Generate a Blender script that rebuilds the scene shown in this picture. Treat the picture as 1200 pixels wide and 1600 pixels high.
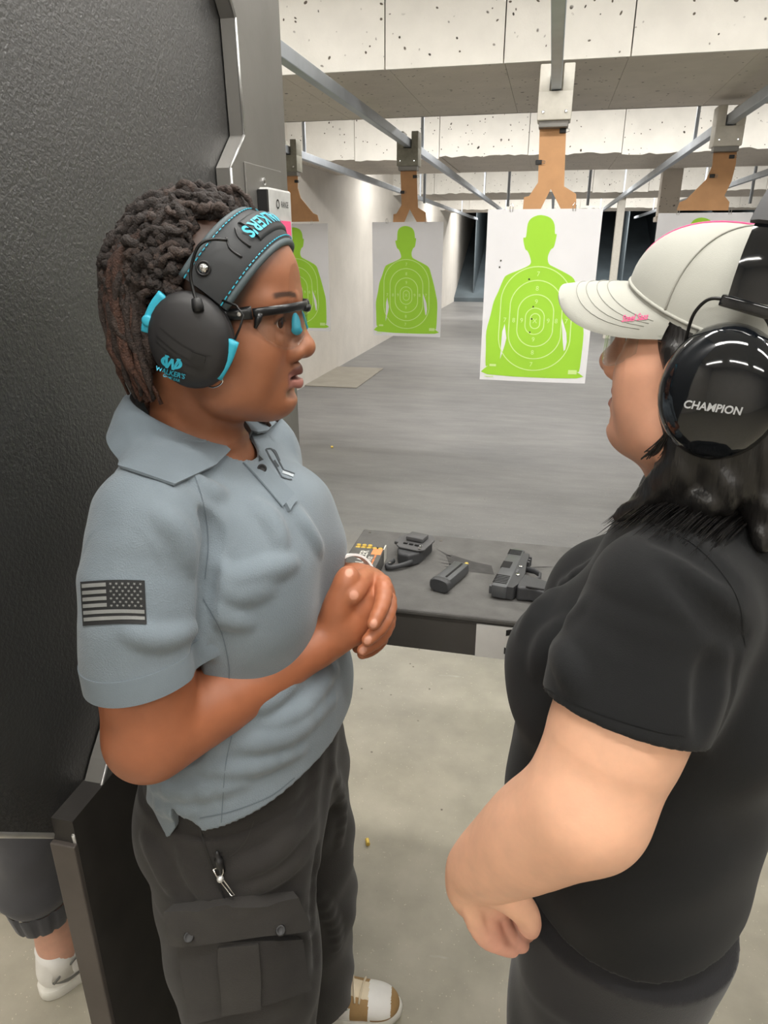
import bpy, bmesh, math, random
import numpy as np
from mathutils import Vector, Matrix
from mathutils.bvhtree import BVHTree

for o in list(bpy.data.objects):
    bpy.data.objects.remove(o, do_unlink=True)
scn = bpy.context.scene
COL = scn.collection
random.seed(7)
RNG = np.random.default_rng(5)

# ------------------------------------------------------------------ camera
FPX = 1077.0
PITCH = math.radians(21.1)
YAW = math.radians(12.8)
CAM = np.array([0.0, 0.0, 1.62])
cf = np.array([-math.sin(YAW) * math.cos(PITCH), math.cos(YAW) * math.cos(PITCH), -math.sin(PITCH)])
cr = np.array([math.cos(YAW), math.sin(YAW), 0.0])
cu = np.cross(cr, cf)
cd = bpy.data.cameras.new('camera')
cd.sensor_fit = 'VERTICAL'
cd.sensor_height = 36.0
cd.lens = FPX / 1600.0 * 36.0
cd.clip_start = 0.02
cd.clip_end = 200
cam = bpy.data.objects.new('camera', cd)
COL.objects.link(cam)
M = Matrix(((cr[0], cu[0], -cf[0], CAM[0]), (cr[1], cu[1], -cf[1], CAM[1]), (cr[2], cu[2], -cf[2], CAM[2]), (0, 0, 0, 1)))
cam.matrix_world = M
scn.camera = cam

# ------------------------------------------------------------------ light and exposure
w = bpy.data.worlds.new('room_air')
scn.world = w
w.use_nodes = True
w.node_tree.nodes['Background'].inputs[0].default_value = (1.0, 0.97, 0.93, 1)
w.node_tree.nodes['Background'].inputs[1].default_value = 0.25
scn.view_settings.view_transform = 'Standard'
scn.view_settings.look = 'None'
scn.view_settings.gamma = 1.0
scn.view_settings.use_curve_mapping = False
scn.view_settings.exposure = -0.85


def area(name, loc, sx, sy, power, rot=(0, 0, 0), col=(1.0, 0.97, 0.92)):
    l = bpy.data.lights.new(name, 'AREA')
    l.shape = 'RECTANGLE'
    l.size = sx
    l.size_y = sy
    l.energy = power
    l.color = col
    o = bpy.data.objects.new(name, l)
    COL.objects.link(o)
    o.location = loc
    o.rotation_euler = rot
    return o


# fluorescent strips over the shooting stalls (the housings are built further down)
STRIPS = [(-0.05, 0.15, 2.90, 40), (-0.05, 1.30, 2.90, 46), (-0.05, -1.6, 2.90, 45),
          (-1.75, 0.15, 2.90, 30), (1.65, 0.15, 2.90, 30), (-1.75, 1.30, 2.90, 30), (1.65, 1.30, 2.90, 30),
          (-1.75, -1.6, 2.90, 30), (1.65, -1.6, 2.90, 30)]
for i, (x, y, z, pw) in enumerate(STRIPS):
    area('strip_light', (x, y, z - 0.085), 1.2, 0.12, pw)
# lamps in the pockets between the ceiling baffles; last row added to brighten the trap
POCKETS = [(3.0, 2.93, 31), (6.6, 2.93, 75), (11.2, 2.93, 110), (17.0, 2.93, 150), (21.6, 2.93, 170)]
for (y, z, pw) in POCKETS:
    area('pocket_light', (0.6, y, z - 0.085), 6.0, 0.12, pw * 3, (math.radians(12), 0, 0))


# ------------------------------------------------------------------ helpers
def ray(px, py):
    return cf + cr * (px - 600.0) / FPX + cu * (800.0 - py) / FPX


def atY(px, py, v):
    d = ray(px, py)
    return CAM + d * (v / d[1])


def atX(px, py, v):
    d = ray(px, py)
    return CAM + d * (v / d[0])


def atZ(px, py, v):
    d = ray(px, py)
    return CAM + d * ((v - CAM[2]) / d[2])


def lin(r, g, b):
    def c(v):
        v /= 255.0
        return v / 12.92 if v <= 0.04045 else ((v + 0.055) / 1.055) ** 2.4
    return (c(r), c(g), c(b), 1.0)


class NT:
    def __init__(self, name):
        self.m = bpy.data.materials.new(name)
        self.m.use_nodes = True
        self.t = self.m.node_tree
        self.b = self.t.nodes['Principled BSDF']

    def n(self, typ, **kw):
        o = self.t.nodes.new(typ)
        for k, v in kw.items():
            setattr(o, k, v)
        return o

    def l(self, a, b):
        self.t.links.new(a, b)

    def coord(self, which='Object', scale=(1, 1, 1)):
        c = self.n('ShaderNodeTexCoord')
        mp = self.n('ShaderNodeMapping')
        mp.inputs['Scale'].default_value = scale
        self.l(c.outputs[which], mp.inputs['Vector'])
        return mp.outputs['Vector']

    def noise(self, vec, scale, detail=3, rough=0.55):
        o = self.n('ShaderNodeTexNoise')
        o.inputs['Scale'].default_value = scale
        o.inputs['Detail'].default_value = detail
        o.inputs['Roughness'].default_value = rough
        self.l(vec, o.inputs['Vector'])
        return o.outputs['Fac']

    def ramp(self, fac, stops):
        o = self.n('ShaderNodeValToRGB')
        e = o.color_ramp.elements
        while len(e) < len(stops):
            e.new(0.5)
        for i, (p, c) in enumerate(stops):
            e[i].position = p
            e[i].color = c
        self.l(fac, o.inputs['Fac'])
        return o.outputs['Color']

    def mix(self, fac, a, b, mode='MIX'):
        o = self.n('ShaderNodeMix', data_type='RGBA', blend_type=mode)
        if isinstance(fac, (int, float)):
            o.inputs[0].default_value = fac
        else:
            self.l(fac, o.inputs[0])
        for s, v in ((6, a), (7, b)):
            if isinstance(v, tuple):
                o.inputs[s].default_value = v
            else:
                self.l(v, o.inputs[s])
        return o.outputs[2]

    def bump(self, h, strength=0.3, dist=0.01):
        o = self.n('ShaderNodeBump')
        o.inputs['Strength'].default_value = strength
        o.inputs['Distance'].default_value = dist
        self.l(h, o.inputs['Height'])
        self.l(o.outputs['Normal'], self.b.inputs['Normal'])
        return o

    def set(self, **kw):
        for k, v in kw.items():
            self.b.inputs[k.replace('_', ' ')].default_value = v


def scalec(c, s):
    return (c[0] * s, c[1] * s, c[2] * s, 1.0)


def mat(name, col, rough=0.6, metal=0.0, var=0.12, vs=30.0, bump=0.0, bs=200.0, bd=0.002, spec=0.5, coat=0.0):
    t = NT(name)
    v = t.coord()
    f = t.noise(v, vs)
    t.l(t.ramp(f, [(0.3, scalec(col, 1 - var)), (0.7, scalec(col, 1 + var))]), t.b.inputs['Base Color'])
    t.set(Roughness=rough, Metallic=metal)
    t.b.inputs['Specular IOR Level'].default_value = spec
    t.b.inputs['Coat Weight'].default_value = coat
    if bump:
        t.bump(t.noise(v, bs, 2), bump, bd)
    return t.m


def link(o, parent=None, name=None):
    COL.objects.link(o)
    if parent is not None:
        o.parent = parent
        o.matrix_parent_inverse = Matrix.Translation(-parent.location) if parent.parent is None else Matrix()
    return o


def meta(o, label=None, cat=None, group=None, kind=None):
    if label:
        o['label'] = label
    if cat:
        o['category'] = cat
    if group:
        o['group'] = group
    if kind:
        o['kind'] = kind
    return o


def empty(name, loc, label=None, cat=None, group=None, kind=None):
    o = bpy.data.objects.new(name, None)
    o.empty_display_size = 0.05
    COL.objects.link(o)
    o.location = loc
    return meta(o, label, cat, group, kind)


def mesh(name, verts, faces, mats, parent=None, smooth=False, fmat=None):
    me = bpy.data.meshes.new(name)
    me.from_pydata([tuple(map(float, v)) for v in verts], [], [tuple(int(i) for i in f) for f in faces])
    if not isinstance(mats, (list, tuple)):
        mats = [mats]
    for m in mats:
        me.materials.append(m)
    if fmat is not None:
        me.polygons.foreach_set('material_index', np.array(fmat, dtype=np.int32))
    if smooth:
        me.polygons.foreach_set('use_smooth', np.ones(len(me.polygons), dtype=bool))
    me.update()
    o = bpy.data.objects.new(name, me)
    link(o, parent)
    return o


class MB:
    """collects shapes into one mesh"""

    def __init__(self):
        self.v = []
        self.f = []
        self.mi = []
        self.cur = 0

    def add(self, vs, fs):
        b = len(self.v)
        self.v += [tuple(map(float, p)) for p in vs]
        self.f += [tuple(int(i) + b for i in f) for f in fs]
        self.mi += [self.cur] * len(fs)
        return self

    def box(self, lo, hi, ch=0.0, R=None, o=(0, 0, 0)):
        lo = np.array(lo, float)
        hi = np.array(hi, float)
        if ch <= 0:
            vs = [(x, y, z) for x in (lo[0], hi[0]) for y in (lo[1], hi[1]) for z in (lo[2], hi[2])]
            fs = [(0, 1, 3, 2), (4, 6, 7, 5), (0, 4, 5, 1), (2, 3, 7, 6), (0, 2, 6, 4), (1, 5, 7, 3)]
        else:
            bm = bmesh.new()
            bmesh.ops.create_cube(bm, size=1.0)
            for q in bm.verts:
                q.co = Vector(((lo[i] + hi[i]) / 2 + q.co[i] * (hi[i] - lo[i]) for i in range(3)))
            bmesh.ops.bevel(bm, geom=list(bm.edges), offset=ch, segments=2, affect='EDGES', profile=0.5)
            bm.verts.index_update()
            vs = [tuple(q.co) for q in bm.verts]
            fs = [[q.index for q in f.verts] for f in bm.faces]
            bm.free()
        if R is not None:
            vs = [tuple(np.array(o) + R @ (np.array(p))) for p in vs]
        return self.add(vs, fs)

    def prism(self, poly, P):
        """poly: list of 2-D points; P(a,b,s) maps to 3-D with s in 0..1 through the thickness"""
        n = len(poly)
        vs = [P(a, b, 0.0) for a, b in poly] + [P(a, b, 1.0) for a, b in poly]
        fs = [tuple(range(n - 1, -1, -1)), tuple(range(n, 2 * n))]
        fs += [(i, (i + 1) % n, n + (i + 1) % n, n + i) for i in range(n)]
        return self.add(vs, fs)

    def tube(self, pts, rad, seg=10, cap=True, sq=None):
        pts = [np.array(p, float) for p in pts]
        n = len(pts)
        if isinstance(rad, (int, float)):
            rad = [rad] * n
        up = None
        rings = []
        for i in range(n):
            t = pts[min(i + 1, n - 1)] - pts[max(i - 1, 0)]
            t /= (np.linalg.norm(t) + 1e-12)
            if up is None:
                a = np.array([0, 0, 1.0]) if abs(t[2]) < 0.9 else np.array([1.0, 0, 0])
                up = np.cross(t, a)
            up = up - t * (up @ t)
            up /= (np.linalg.norm(up) + 1e-12)
            bi = np.cross(t, up)
            r = rad[i]
            ra, rb = (r if isinstance(r, (tuple, list)) else (r, r))
            rings.append([pts[i] + up * ra * math.cos(2 * math.pi * k / seg) + bi * rb * math.sin(2 * math.pi * k / seg) for k in range(seg)])
        vs = [p for r in rings for p in r]
        fs = []
        for i in range(n - 1):
            for k in range(seg):
                a = i * seg + k
                b = i * seg + (k + 1) % seg
                fs.append((a, b, b + seg, a + seg))
        if cap:
            fs.append(tuple(range(seg - 1, -1, -1)))
            fs.append(tuple(range((n - 1) * seg, n * seg)))
        return self.add(vs, fs)

    def lathe(self, prof, o, ax, seg=24, sx=1.0, sy=1.0, up=None):
        """prof: (r, h) pairs along the axis ax from origin o"""
        ax = np.array(ax, float)
        ax /= np.linalg.norm(ax)
        a = np.array(up, float) if up is not None else (np.array([0, 0, 1.0]) if abs(ax[2]) < 0.9 else np.array([1.0, 0, 0]))
        e1 = a - ax * (a @ ax)
        e1 /= np.linalg.norm(e1)
        e2 = np.cross(ax, e1)
        o = np.array(o, float)
        vs = []
        for r, h in prof:
            for k in range(seg):
                t = 2 * math.pi * k / seg
                vs.append(o + ax * h + e1 * r * sx * math.cos(t) + e2 * r * sy * math.sin(t))
        fs = []
        n = len(prof)
        for i in range(n - 1):
            for k in range(seg):
                a_ = i * seg + k
                b_ = i * seg + (k + 1) % seg
                fs.append((a_, b_, b_ + seg, a_ + seg))
        fs.append(tuple(range(seg - 1, -1, -1)))
        fs.append(tuple(range((n - 1) * seg, n * seg)))
        return self.add(vs, fs)

    def build(self, name, mats, parent=None, smooth=False, auto=None):
        o = mesh(name, self.v, self.f, mats, parent, smooth, self.mi if isinstance(mats, (list, tuple)) else None)
        bm = bmesh.new()
        bm.from_mesh(o.data)
        bmesh.ops.recalc_face_normals(bm, faces=bm.faces)
        bm.to_mesh(o.data)
        bm.free()
        if auto is not None:
            o.data.polygons.foreach_set('use_smooth', np.ones(len(o.data.polygons), dtype=bool))
            sharp_edges(o.data, auto)
        return o


def sharp_edges(me, ang):
    bm = bmesh.new()
    bm.from_mesh(me)
    for e in bm.edges:
        if len(e.link_faces) == 2 and e.calc_face_angle(0) > math.radians(ang):
            e.smooth = False
    bm.to_mesh(me)
    bm.free()


def spline(pts, n=8):
    """Catmull-Rom through rows of any width"""
    P = np.array(pts, float)
    P = np.vstack([2 * P[0] - P[1], P, 2 * P[-1] - P[-2]])
    out = []
    for i in range(1, len(P) - 2):
        for k in range(n):
            t = k / n
            out.append(0.5 * ((2 * P[i]) + (-P[i - 1] + P[i + 1]) * t + (2 * P[i - 1] - 5 * P[i] + 4 * P[i + 1] - P[i + 2]) * t * t
                              + (-P[i - 1] + 3 * P[i] - 3 * P[i + 1] + P[i + 2]) * t ** 3))
    out.append(P[-2])
    return np.array(out)


def text_mesh(s, size=1.0, shear=0.0, bold=0.0, align='CENTER'):
    c = bpy.data.curves.new('t', 'FONT')
    c.body = s
    c.size = size
    c.shear = shear
    c.offset = bold
    c.align_x = align
    c.align_y = 'CENTER'
    c.resolution_u = 3
    o = bpy.data.objects.new('t', c)
    COL.objects.link(o)
    dg = bpy.context.evaluated_depsgraph_get()
    me = bpy.data.meshes.new_from_object(o.evaluated_get(dg))
    vs = np.array([v.co[:] for v in me.vertices]) if len(me.vertices) else np.zeros((0, 3))
    fs = [tuple(p.vertices) for p in me.polygons]
    bpy.data.objects.remove(o)
    bpy.data.meshes.remove(me)
    return vs[:, :2], fs


def subdiv2d(vs, fs, maxlen):
    bm = bmesh.new()
    bv = [bm.verts.new((v[0], v[1], 0)) for v in vs]
    for f in fs:
        try:
            bm.faces.new([bv[i] for i in f])
        except ValueError:
            pass
    bmesh.ops.triangulate(bm, faces=bm.faces)
    for _ in range(5):
        es = [e for e in bm.edges if e.calc_length() > maxlen]
        if not es:
            break
        bmesh.ops.subdivide_edges(bm, edges=es, cuts=1)
        bmesh.ops.triangulate(bm, faces=bm.faces)
    bm.verts.index_update()
    V = np.array([v.co[:2] for v in bm.verts])
    Fs = [tuple(v.index for v in f.verts) for f in bm.faces]
    bm.free()
    return V, Fs


def bvh_of(o):
    me = o.data
    n = len(me.vertices)
    co = np.empty(n * 3, dtype=np.float32)
    me.vertices.foreach_get('co', co)
    return BVHTree.FromPolygons([tuple(p) for p in co.reshape(-1, 3).tolist()], [tuple(p.vertices) for p in me.polygons])


def project(tree, V2, o, eu, ev, off=0.0006, reach=0.2, fallback=None):
    """throw flat points (u,v) at origin o along -(eu x ev) onto the tree"""
    eu = np.array(eu, float)
    ev = np.array(ev, float)
    n = np.cross(eu, ev)
    n /= np.linalg.norm(n)
    out = []
    for u, v in V2:
        p = np.array(o) + eu * u + ev * v + n * reach * 0.5
        h = tree.ray_cast(Vector(p), Vector(-n), reach * 1.5)
        if h[0] is None:
            h = tree.find_nearest(Vector(np.array(o) + eu * u + ev * v))
            q = np.array(h[0])
        else:
            q = np.array(h[0])
        nn = np.array(h[1])
        if nn @ n < 0:
            nn = -nn
        out.append(q + nn * off)
    return out


def decal(name, tree, V2, F2, o, eu, ev, m, parent, off=0.0006, maxlen=None, fmat=None, smooth=True):
    if maxlen:
        V2, F2 = subdiv2d(V2, F2, maxlen)
    V3 = project(tree, V2, o, eu, ev, off)
    return mesh(name, V3, F2, m, parent, smooth, fmat)


def grid2d(x0, x1, y0, y1, nx, ny):
    V = [(x0 + (x1 - x0) * i / nx, y0 + (y1 - y0) * j / ny) for j in range(ny + 1) for i in range(nx + 1)]
    Fs = [(j * (nx + 1) + i, j * (nx + 1) + i + 1, (j + 1) * (nx + 1) + i + 1, (j + 1) * (nx + 1) + i) for j in range(ny) for i in range(nx)]
    return np.array(V), Fs


# ------------------------------------------------------------------ implicit surfaces for bodies and cloth
class SDF:
    """a list of soft-blended shapes, sampled on boxes and meshed with surface nets"""

    def __init__(self):
        self.ops = []

    def _add(self, op, fn, lo, hi, k):
        self.ops.append((op, fn, np.array(lo, float), np.array(hi, float), k))

    def cone(self, a, b, ra, rb, k=0.02, op='u', flat=None):
        a = np.array(a, float)
        b = np.array(b, float)
        ab = b - a
        L2 = float(ab @ ab) + 1e-12
        if flat is not None:
            fd = np.array(flat[0], float)
            fd = fd - ab * (fd @ ab) / L2
            fd /= np.linalg.norm(fd)
            fs = flat[1]

        def fn(x, y, z):
            px, py, pz = x - a[0], y - a[1], z - a[2]
            t = np.clip((px * ab[0] + py * ab[1] + pz * ab[2]) / L2, 0, 1)
            qx, qy, qz = px - t * ab[0], py - t * ab[1], pz - t * ab[2]
            d2 = qx * qx + qy * qy + qz * qz
            if flat is not None:
                c = qx * fd[0] + qy * fd[1] + qz * fd[2]
                d2 = d2 + c * c * (1.0 / (fs * fs) - 1.0)
            return np.sqrt(d2) - (ra + (rb - ra) * t)
        r = max(ra, rb)
        self._add(op, fn, np.minimum(a, b) - r, np.maximum(a, b) + r, k)
        return self

    def chain(self, pts, k=0.02, op='u', n=0, flat=None):
        """pts rows: x,y,z,r"""
        P = np.array(pts, float)
        if n:
            P = spline(P, n)
        for i in range(len(P) - 1):
            self.cone(P[i, :3], P[i + 1, :3], P[i, 3], P[i + 1, 3], k if i == 0 else min(k, 0.012) if n else k, op, flat)
        return self

    def ell(self, c, r, k=0.02, op='u', R=None):
        c = np.array(c, float)
        r = np.array(r, float) if not isinstance(r, (int, float)) else np.array([r] * 3, float)
        Rm = np.eye(3) if R is None else np.array(R, float)   # columns = local axes

        def fn(x, y, z):
            px, py, pz = x - c[0], y - c[1], z - c[2]
            u = px * Rm[0, 0] + py * Rm[1, 0] + pz * Rm[2, 0]
            v = px * Rm[0, 1] + py * Rm[1, 1] + pz * Rm[2, 1]
            q = px * Rm[0, 2] + py * Rm[1, 2] + pz * Rm[2, 2]
            k0 = np.sqrt((u / r[0]) ** 2 + (v / r[1]) ** 2 + (q / r[2]) ** 2)
            k1 = np.sqrt((u / r[0] ** 2) ** 2 + (v / r[1] ** 2) ** 2 + (q / r[2] ** 2) ** 2) + 1e-9
            return k0 * (k0 - 1.0) / k1
        e = np.sqrt((Rm ** 2) @ (r ** 2))
        self._add(op, fn, c - e, c + e, k)
        return self

    def loft(self, rows, k=0.02, op='u', p=2.0, ang=0.0):
        """rows: z, cx, cy, a(x), b(y); horizontal ellipse sections; ang turns the section"""
        T = np.array(rows, float)
        T = T[np.argsort(T[:, 0])]
        S = spline(T, 6)
        S = S[np.argsort(S[:, 0])]
        ca, sa = math.cos(ang), math.sin(ang)

        def fn(x, y, z):
            zz = np.asarray(z).ravel()
            g = [np.interp(zz, S[:, 0], S[:, i]).astype(np.float32).reshape(1, 1, -1) for i in range(1, 5)]
            dx, dy = x - g[0], y - g[1]
            u = dx * ca + dy * sa
            v = -dx * sa + dy * ca
            if p == 2.0:
                q = np.sqrt((u / g[2]) ** 2 + (v / g[3]) ** 2)
            else:
                q = (np.abs(u / g[2]) ** p + np.abs(v / g[3]) ** p) ** (1.0 / p)
            d = (q - 1.0) * np.minimum(g[2], g[3])
            ez = np.maximum(S[0, 0] - z, z - S[-1, 0])
            return np.maximum(d, ez)
        r = max(S[:, 3].max(), S[:, 4].max())
        lo = (S[:, 1].min() - r, S[:, 2].min() - r, S[0, 0])
        hi = (S[:, 1].max() + r, S[:, 2].max() + r, S[-1, 0])
        self._add(op, fn, lo, hi, k)
        return self

    def sleeve(self, pts, pn, pd, k=0.02, op='u', n=2):
        """chain of cones ended by the plane pn.x = pd (kept where pn.x < pd)"""
        sub = SDF()
        P = spline(np.array(pts, float), n)
        for i in range(len(P) - 1):
            sub.cone(P[i, :3], P[i + 1, :3], P[i, 3], P[i + 1, 3], 0.0)

        def fn(x, y, z):
            d = None
            for o in sub.ops:
                e = o[1](x, y, z)
                d = e if d is None else np.minimum(d, e)
            return np.maximum(d, pn[0] * x + pn[1] * y + pn[2] * z - pd)
        r = P[:, 3].max()
        self._add(op, fn, P[:, :3].min(0) - r, P[:, :3].max(0) + r, k)
        return self

    def cut(self, fn, k=0.0):
        """keep only where fn<0 (whole field)"""
        self.ops.append(('c', fn, None, None, k))
        return self

    def shell(self, t):
        self.ops.append(('h', None, None, None, t))
        return self

    def disp(self, fn):
        self.ops.append(('d', fn, None, None, 0))
        return self

    def sample(self, lo, hi, h):
        lo = np.array(lo, float)
        hi = np.array(hi, float)
        n = np.maximum(np.ceil((hi - lo) / h).astype(int) + 1, 3)
        ax = [(lo[i] + h * np.arange(n[i])).astype(np.float32) for i in range(3)]
        Fv = np.full(tuple(n), 1.0, dtype=np.float32)
        for op, fn, blo, bhi, k in self.ops:
            if op in 'us':
                m = k + 3 * h + 0.004
                i0 = np.maximum(np.floor((blo - m - lo) / h).astype(int), 0)
                i1 = np.minimum(np.ceil((bhi + m - lo) / h).astype(int) + 1, n)
                if np.any(i1 <= i0):
                    continue
                sl = tuple(slice(a, b) for a, b in zip(i0, i1))
                d = fn(ax[0][sl[0]][:, None, None], ax[1][sl[1]][None, :, None], ax[2][sl[2]][None, None, :]).astype(np.float32)
                A = Fv[sl]
                if op == 'u':
                    if k > 0:
                        hh = np.maximum(k - np.abs(A - d), 0) / k
                        Fv[sl] = np.minimum(A, d) - hh * hh * k * 0.25
                    else:
                        Fv[sl] = np.minimum(A, d)
                else:
                    d = -d
                    if k > 0:
                        hh = np.maximum(k - np.abs(A - d), 0) / k
                        Fv[sl] = np.maximum(A, d) + hh * hh * k * 0.25
                    else:
                        Fv[sl] = np.maximum(A, d)
            else:
                x, y, z = ax[0][:, None, None], ax[1][None, :, None], ax[2][None, None, :]
                if op == 'c':
                    Fv = np.maximum(Fv, fn(x, y, z).astype(np.float32))
                elif op == 'h':
                    Fv = np.maximum(Fv, -(Fv + k))
                elif op == 'd':
                    near = np.abs(Fv) < 0.03
                    g = fn(x, y, z).astype(np.float32)
                    Fv = np.where(near, Fv + g, Fv)
        return Fv, lo, h

    def mesh(self, boxes):
        VS, FS, b = [], [], 0
        for lo, hi, h in boxes:
            V, Q = nets(*self.sample(lo, hi, h))
            if len(V):
                VS.append(V)
                FS.append(Q + b)
                b += len(V)
        return np.vstack(VS), np.vstack(FS)


def nets(Fv, lo, h):
    s = Fv < 0
    n = Fv.shape
    cnt = np.zeros((n[0] - 1, n[1] - 1, n[2] - 1), dtype=np.int8)
    cor = [(i, j, k) for i in (0, 1) for j in (0, 1) for k in (0, 1)]
    for i, j, k in cor:
        cnt += s[i:n[0] - 1 + i, j:n[1] - 1 + j, k:n[2] - 1 + k]
    act = (cnt > 0) & (cnt < 8)
    idx = np.argwhere(act)
    if not len(idx):
        return np.zeros((0, 3)), np.zeros((0, 4), int)
    vals = np.stack([Fv[idx[:, 0] + c[0], idx[:, 1] + c[1], idx[:, 2] + c[2]] for c in cor], 1)
    acc = np.zeros((len(idx), 3))
    num = np.zeros(len(idx))
    C = np.array(cor, float)
    for a in range(8):
        for b in range(a + 1, 8):
            if abs(C[a] - C[b]).sum() != 1:
                continue
            va, vb = vals[:, a], vals[:, b]
            m = (va < 0) != (vb < 0)
            t = np.where(m, va / np.where(m, va - vb, 1), 0)
            acc += m[:, None] * (C[a] + t[:, None] * (C[b] - C[a]))
            num += m
    V = lo + h * (idx + acc / num[:, None])
    ids = np.full(act.shape, -1, dtype=np.int32)
    ids[act] = np.arange(len(idx), dtype=np.int32)
    Q = []
    for axn in range(3):
        sl0 = [slice(1, -1)] * 3
        sl1 = [slice(1, -1)] * 3
        sl0[axn] = slice(0, -1)
        sl1[axn] = slice(1, None)
        a, b = s[tuple(sl0)], s[tuple(sl1)]
        for flip in (False, True):
            m = (a & ~b) if not flip else (~a & b)
            e = np.argwhere(m)
            if not len(e):
                continue
            u, v = [(1, 2), (2, 0), (0, 1)][axn]
            base = e.copy()
            off = np.ones(3, int)
            off[axn] = 0
            base = base + off   # grid vertex index of the edge start
            q = []
            for du, dv in ((-1, -1), (0, -1), (0, 0), (-1, 0)):
                cc = base.copy()
                cc[:, u] += du
                cc[:, v] += dv
                q.append(ids[cc[:, 0], cc[:, 1], cc[:, 2]])
            q = np.stack(q, 1)
            if flip:
                q = q[:, ::-1]
            Q.append(q)
    Q = np.vstack(Q)
    Q = Q[(Q >= 0).all(1)]
    return V, Q


def fast_mesh(name, V, Q, mats, parent=None, col=None, fmat=None):
    me = bpy.data.meshes.new(name)
    me.vertices.add(len(V))
    me.vertices.foreach_set('co', np.ascontiguousarray(V, dtype=np.float32).ravel())
    me.loops.add(len(Q) * 4)
    me.loops.foreach_set('vertex_index', np.ascontiguousarray(Q, dtype=np.int32).ravel())
    me.polygons.add(len(Q))
    me.polygons.foreach_set('loop_start', np.arange(0, len(Q) * 4, 4, dtype=np.int32))
    me.polygons.foreach_set('use_smooth', np.ones(len(Q), dtype=bool))
    if not isinstance(mats, (list, tuple)):
        mats = [mats]
    for m in mats:
        me.materials.append(m)
    if fmat is not None:
        me.polygons.foreach_set('material_index', np.array(fmat, dtype=np.int32))
    me.update()
    me.validate()
    if col is not None:
        a = me.color_attributes.new('Col', 'FLOAT_COLOR', 'POINT')
        c4 = np.ones((len(V), 4), dtype=np.float32)
        c4[:, :3] = col
        a.data.foreach_set('color', c4.ravel())
    o = bpy.data.objects.new(name, me)
    link(o, parent)
    return o

# ------------------------------------------------------------------ materials of the place
def m_floor():
    t = NT('concrete_floor')
    v = t.coord()
    sx = t.n('ShaderNodeSeparateXYZ')
    t.l(v, sx.inputs[0])
    big = t.noise(v, 1.3, 4)
    mr = t.n('ShaderNodeMapRange')
    mr.inputs['From Min'].default_value = 2.3
    mr.inputs['From Max'].default_value = 4.6
    ad = t.n('ShaderNodeMath', operation='MULTIPLY_ADD')
    t.l(big, ad.inputs[0])
    ad.inputs[1].default_value = 1.6
    t.l(sx.outputs['Y'], ad.inputs[2])
    t.l(ad.outputs[0], mr.inputs['Value'])
    near = t.ramp(t.noise(v, 7, 5), [(0.25, lin(152, 147, 132)), (0.75, lin(178, 172, 156))])
    vs = t.coord(scale=(0.9, 3.2, 1))
    far = t.ramp(t.noise(vs, 2.2, 7, 0.65), [(0.28, lin(98, 98, 99)), (0.52, lin(126, 126, 126)), (0.8, lin(150, 150, 149))])
    blot = t.ramp(t.noise(t.coord(scale=(0.8, 1.4, 1)), 1.1, 5, 0.6), [(0.3, lin(106, 106, 107)), (0.7, lin(140, 139, 137))])
    far = t.mix(0.55, far, blot)
    c = t.mix(mr.outputs[0], near, far)
    # pale scrapes
    sc = t.ramp(t.noise(t.coord(scale=(1.5, 7, 1)), 1.9, 6, 0.7), [(0.66, (0, 0, 0, 1)), (0.74, (1, 1, 1, 1))])
    c = t.mix(t.mix(1.0, sc, (0.35, 0.35, 0.35, 1), 'MULTIPLY'), c, lin(196, 195, 190))
    # aggregate specks
    sp = t.n('ShaderNodeTexVoronoi', feature='F1')
    sp.inputs['Scale'].default_value = 130
    t.l(v, sp.inputs['Vector'])
    spk = t.ramp(sp.outputs['Distance'], [(0.10, (1, 1, 1, 1)), (0.22, (0, 0, 0, 1))])
    pick = t.ramp(t.noise(v, 60, 1), [(0.56, (0, 0, 0, 1)), (0.62, (1, 1, 1, 1))])
    c = t.mix(t.mix(1.0, spk, pick, 'MULTIPLY'), c, lin(206, 198, 178))
    sp2 = t.n('ShaderNodeTexVoronoi', feature='F1')
    sp2.inputs['Scale'].default_value = 17
    t.l(v, sp2.inputs['Vector'])
    d2 = t.ramp(sp2.outputs['Distance'], [(0.05, (1, 1, 1, 1)), (0.085, (0, 0, 0, 1))])
    pk2 = t.ramp(t.noise(v, 8, 1), [(0.55, (0, 0, 0, 1)), (0.6, (1, 1, 1, 1))])
    c = t.mix(t.mix(1.0, d2, pk2, 'MULTIPLY'), c, lin(84, 78, 68))
    t.l(c, t.b.inputs['Base Color'])
    t.set(Roughness=0.42)
    t.bump(t.noise(v, 160, 3), 0.12, 0.002)
    return t.m


def m_panel(name, col, dots=1.0):
    t = NT(name)
    v = t.coord()
    base = t.ramp(t.noise(v, 5, 4), [(0.3, scalec(col, 0.93)), (0.7, scalec(col, 1.04))])
    for sc, thr, pk, cc in ((9, 0.10, 0.47, lin(70, 62, 54)), (21, 0.15, 0.45, lin(92, 84, 74)), (4.2, 0.055, 0.46, lin(60, 54, 48)), (14, 0.085, 0.45, lin(64, 58, 50))):
        w2 = t.n('ShaderNodeTexVoronoi', feature='F1')
        w2.inputs['Scale'].default_value = sc
        t.l(t.mix(0.06, v, t.n('ShaderNodeTexNoise').outputs['Color']), w2.inputs['Vector'])
        d = t.ramp(w2.outputs['Distance'], [(thr * 0.7, (1, 1, 1, 1)), (thr, (0, 0, 0, 1))])
        k = t.ramp(t.noise(v, sc * 0.33, 2), [(pk, (0, 0, 0, 1)), (pk + 0.06, (dots, dots, dots, 1))])
        base = t.mix(t.mix(1.0, d, k, 'MULTIPLY'), base, cc)
    t.l(base, t.b.inputs['Base Color'])
    t.set(Roughness=0.85)
    t.bump(t.noise(v, 40, 4), 0.2, 0.01)
    return t.m


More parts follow.
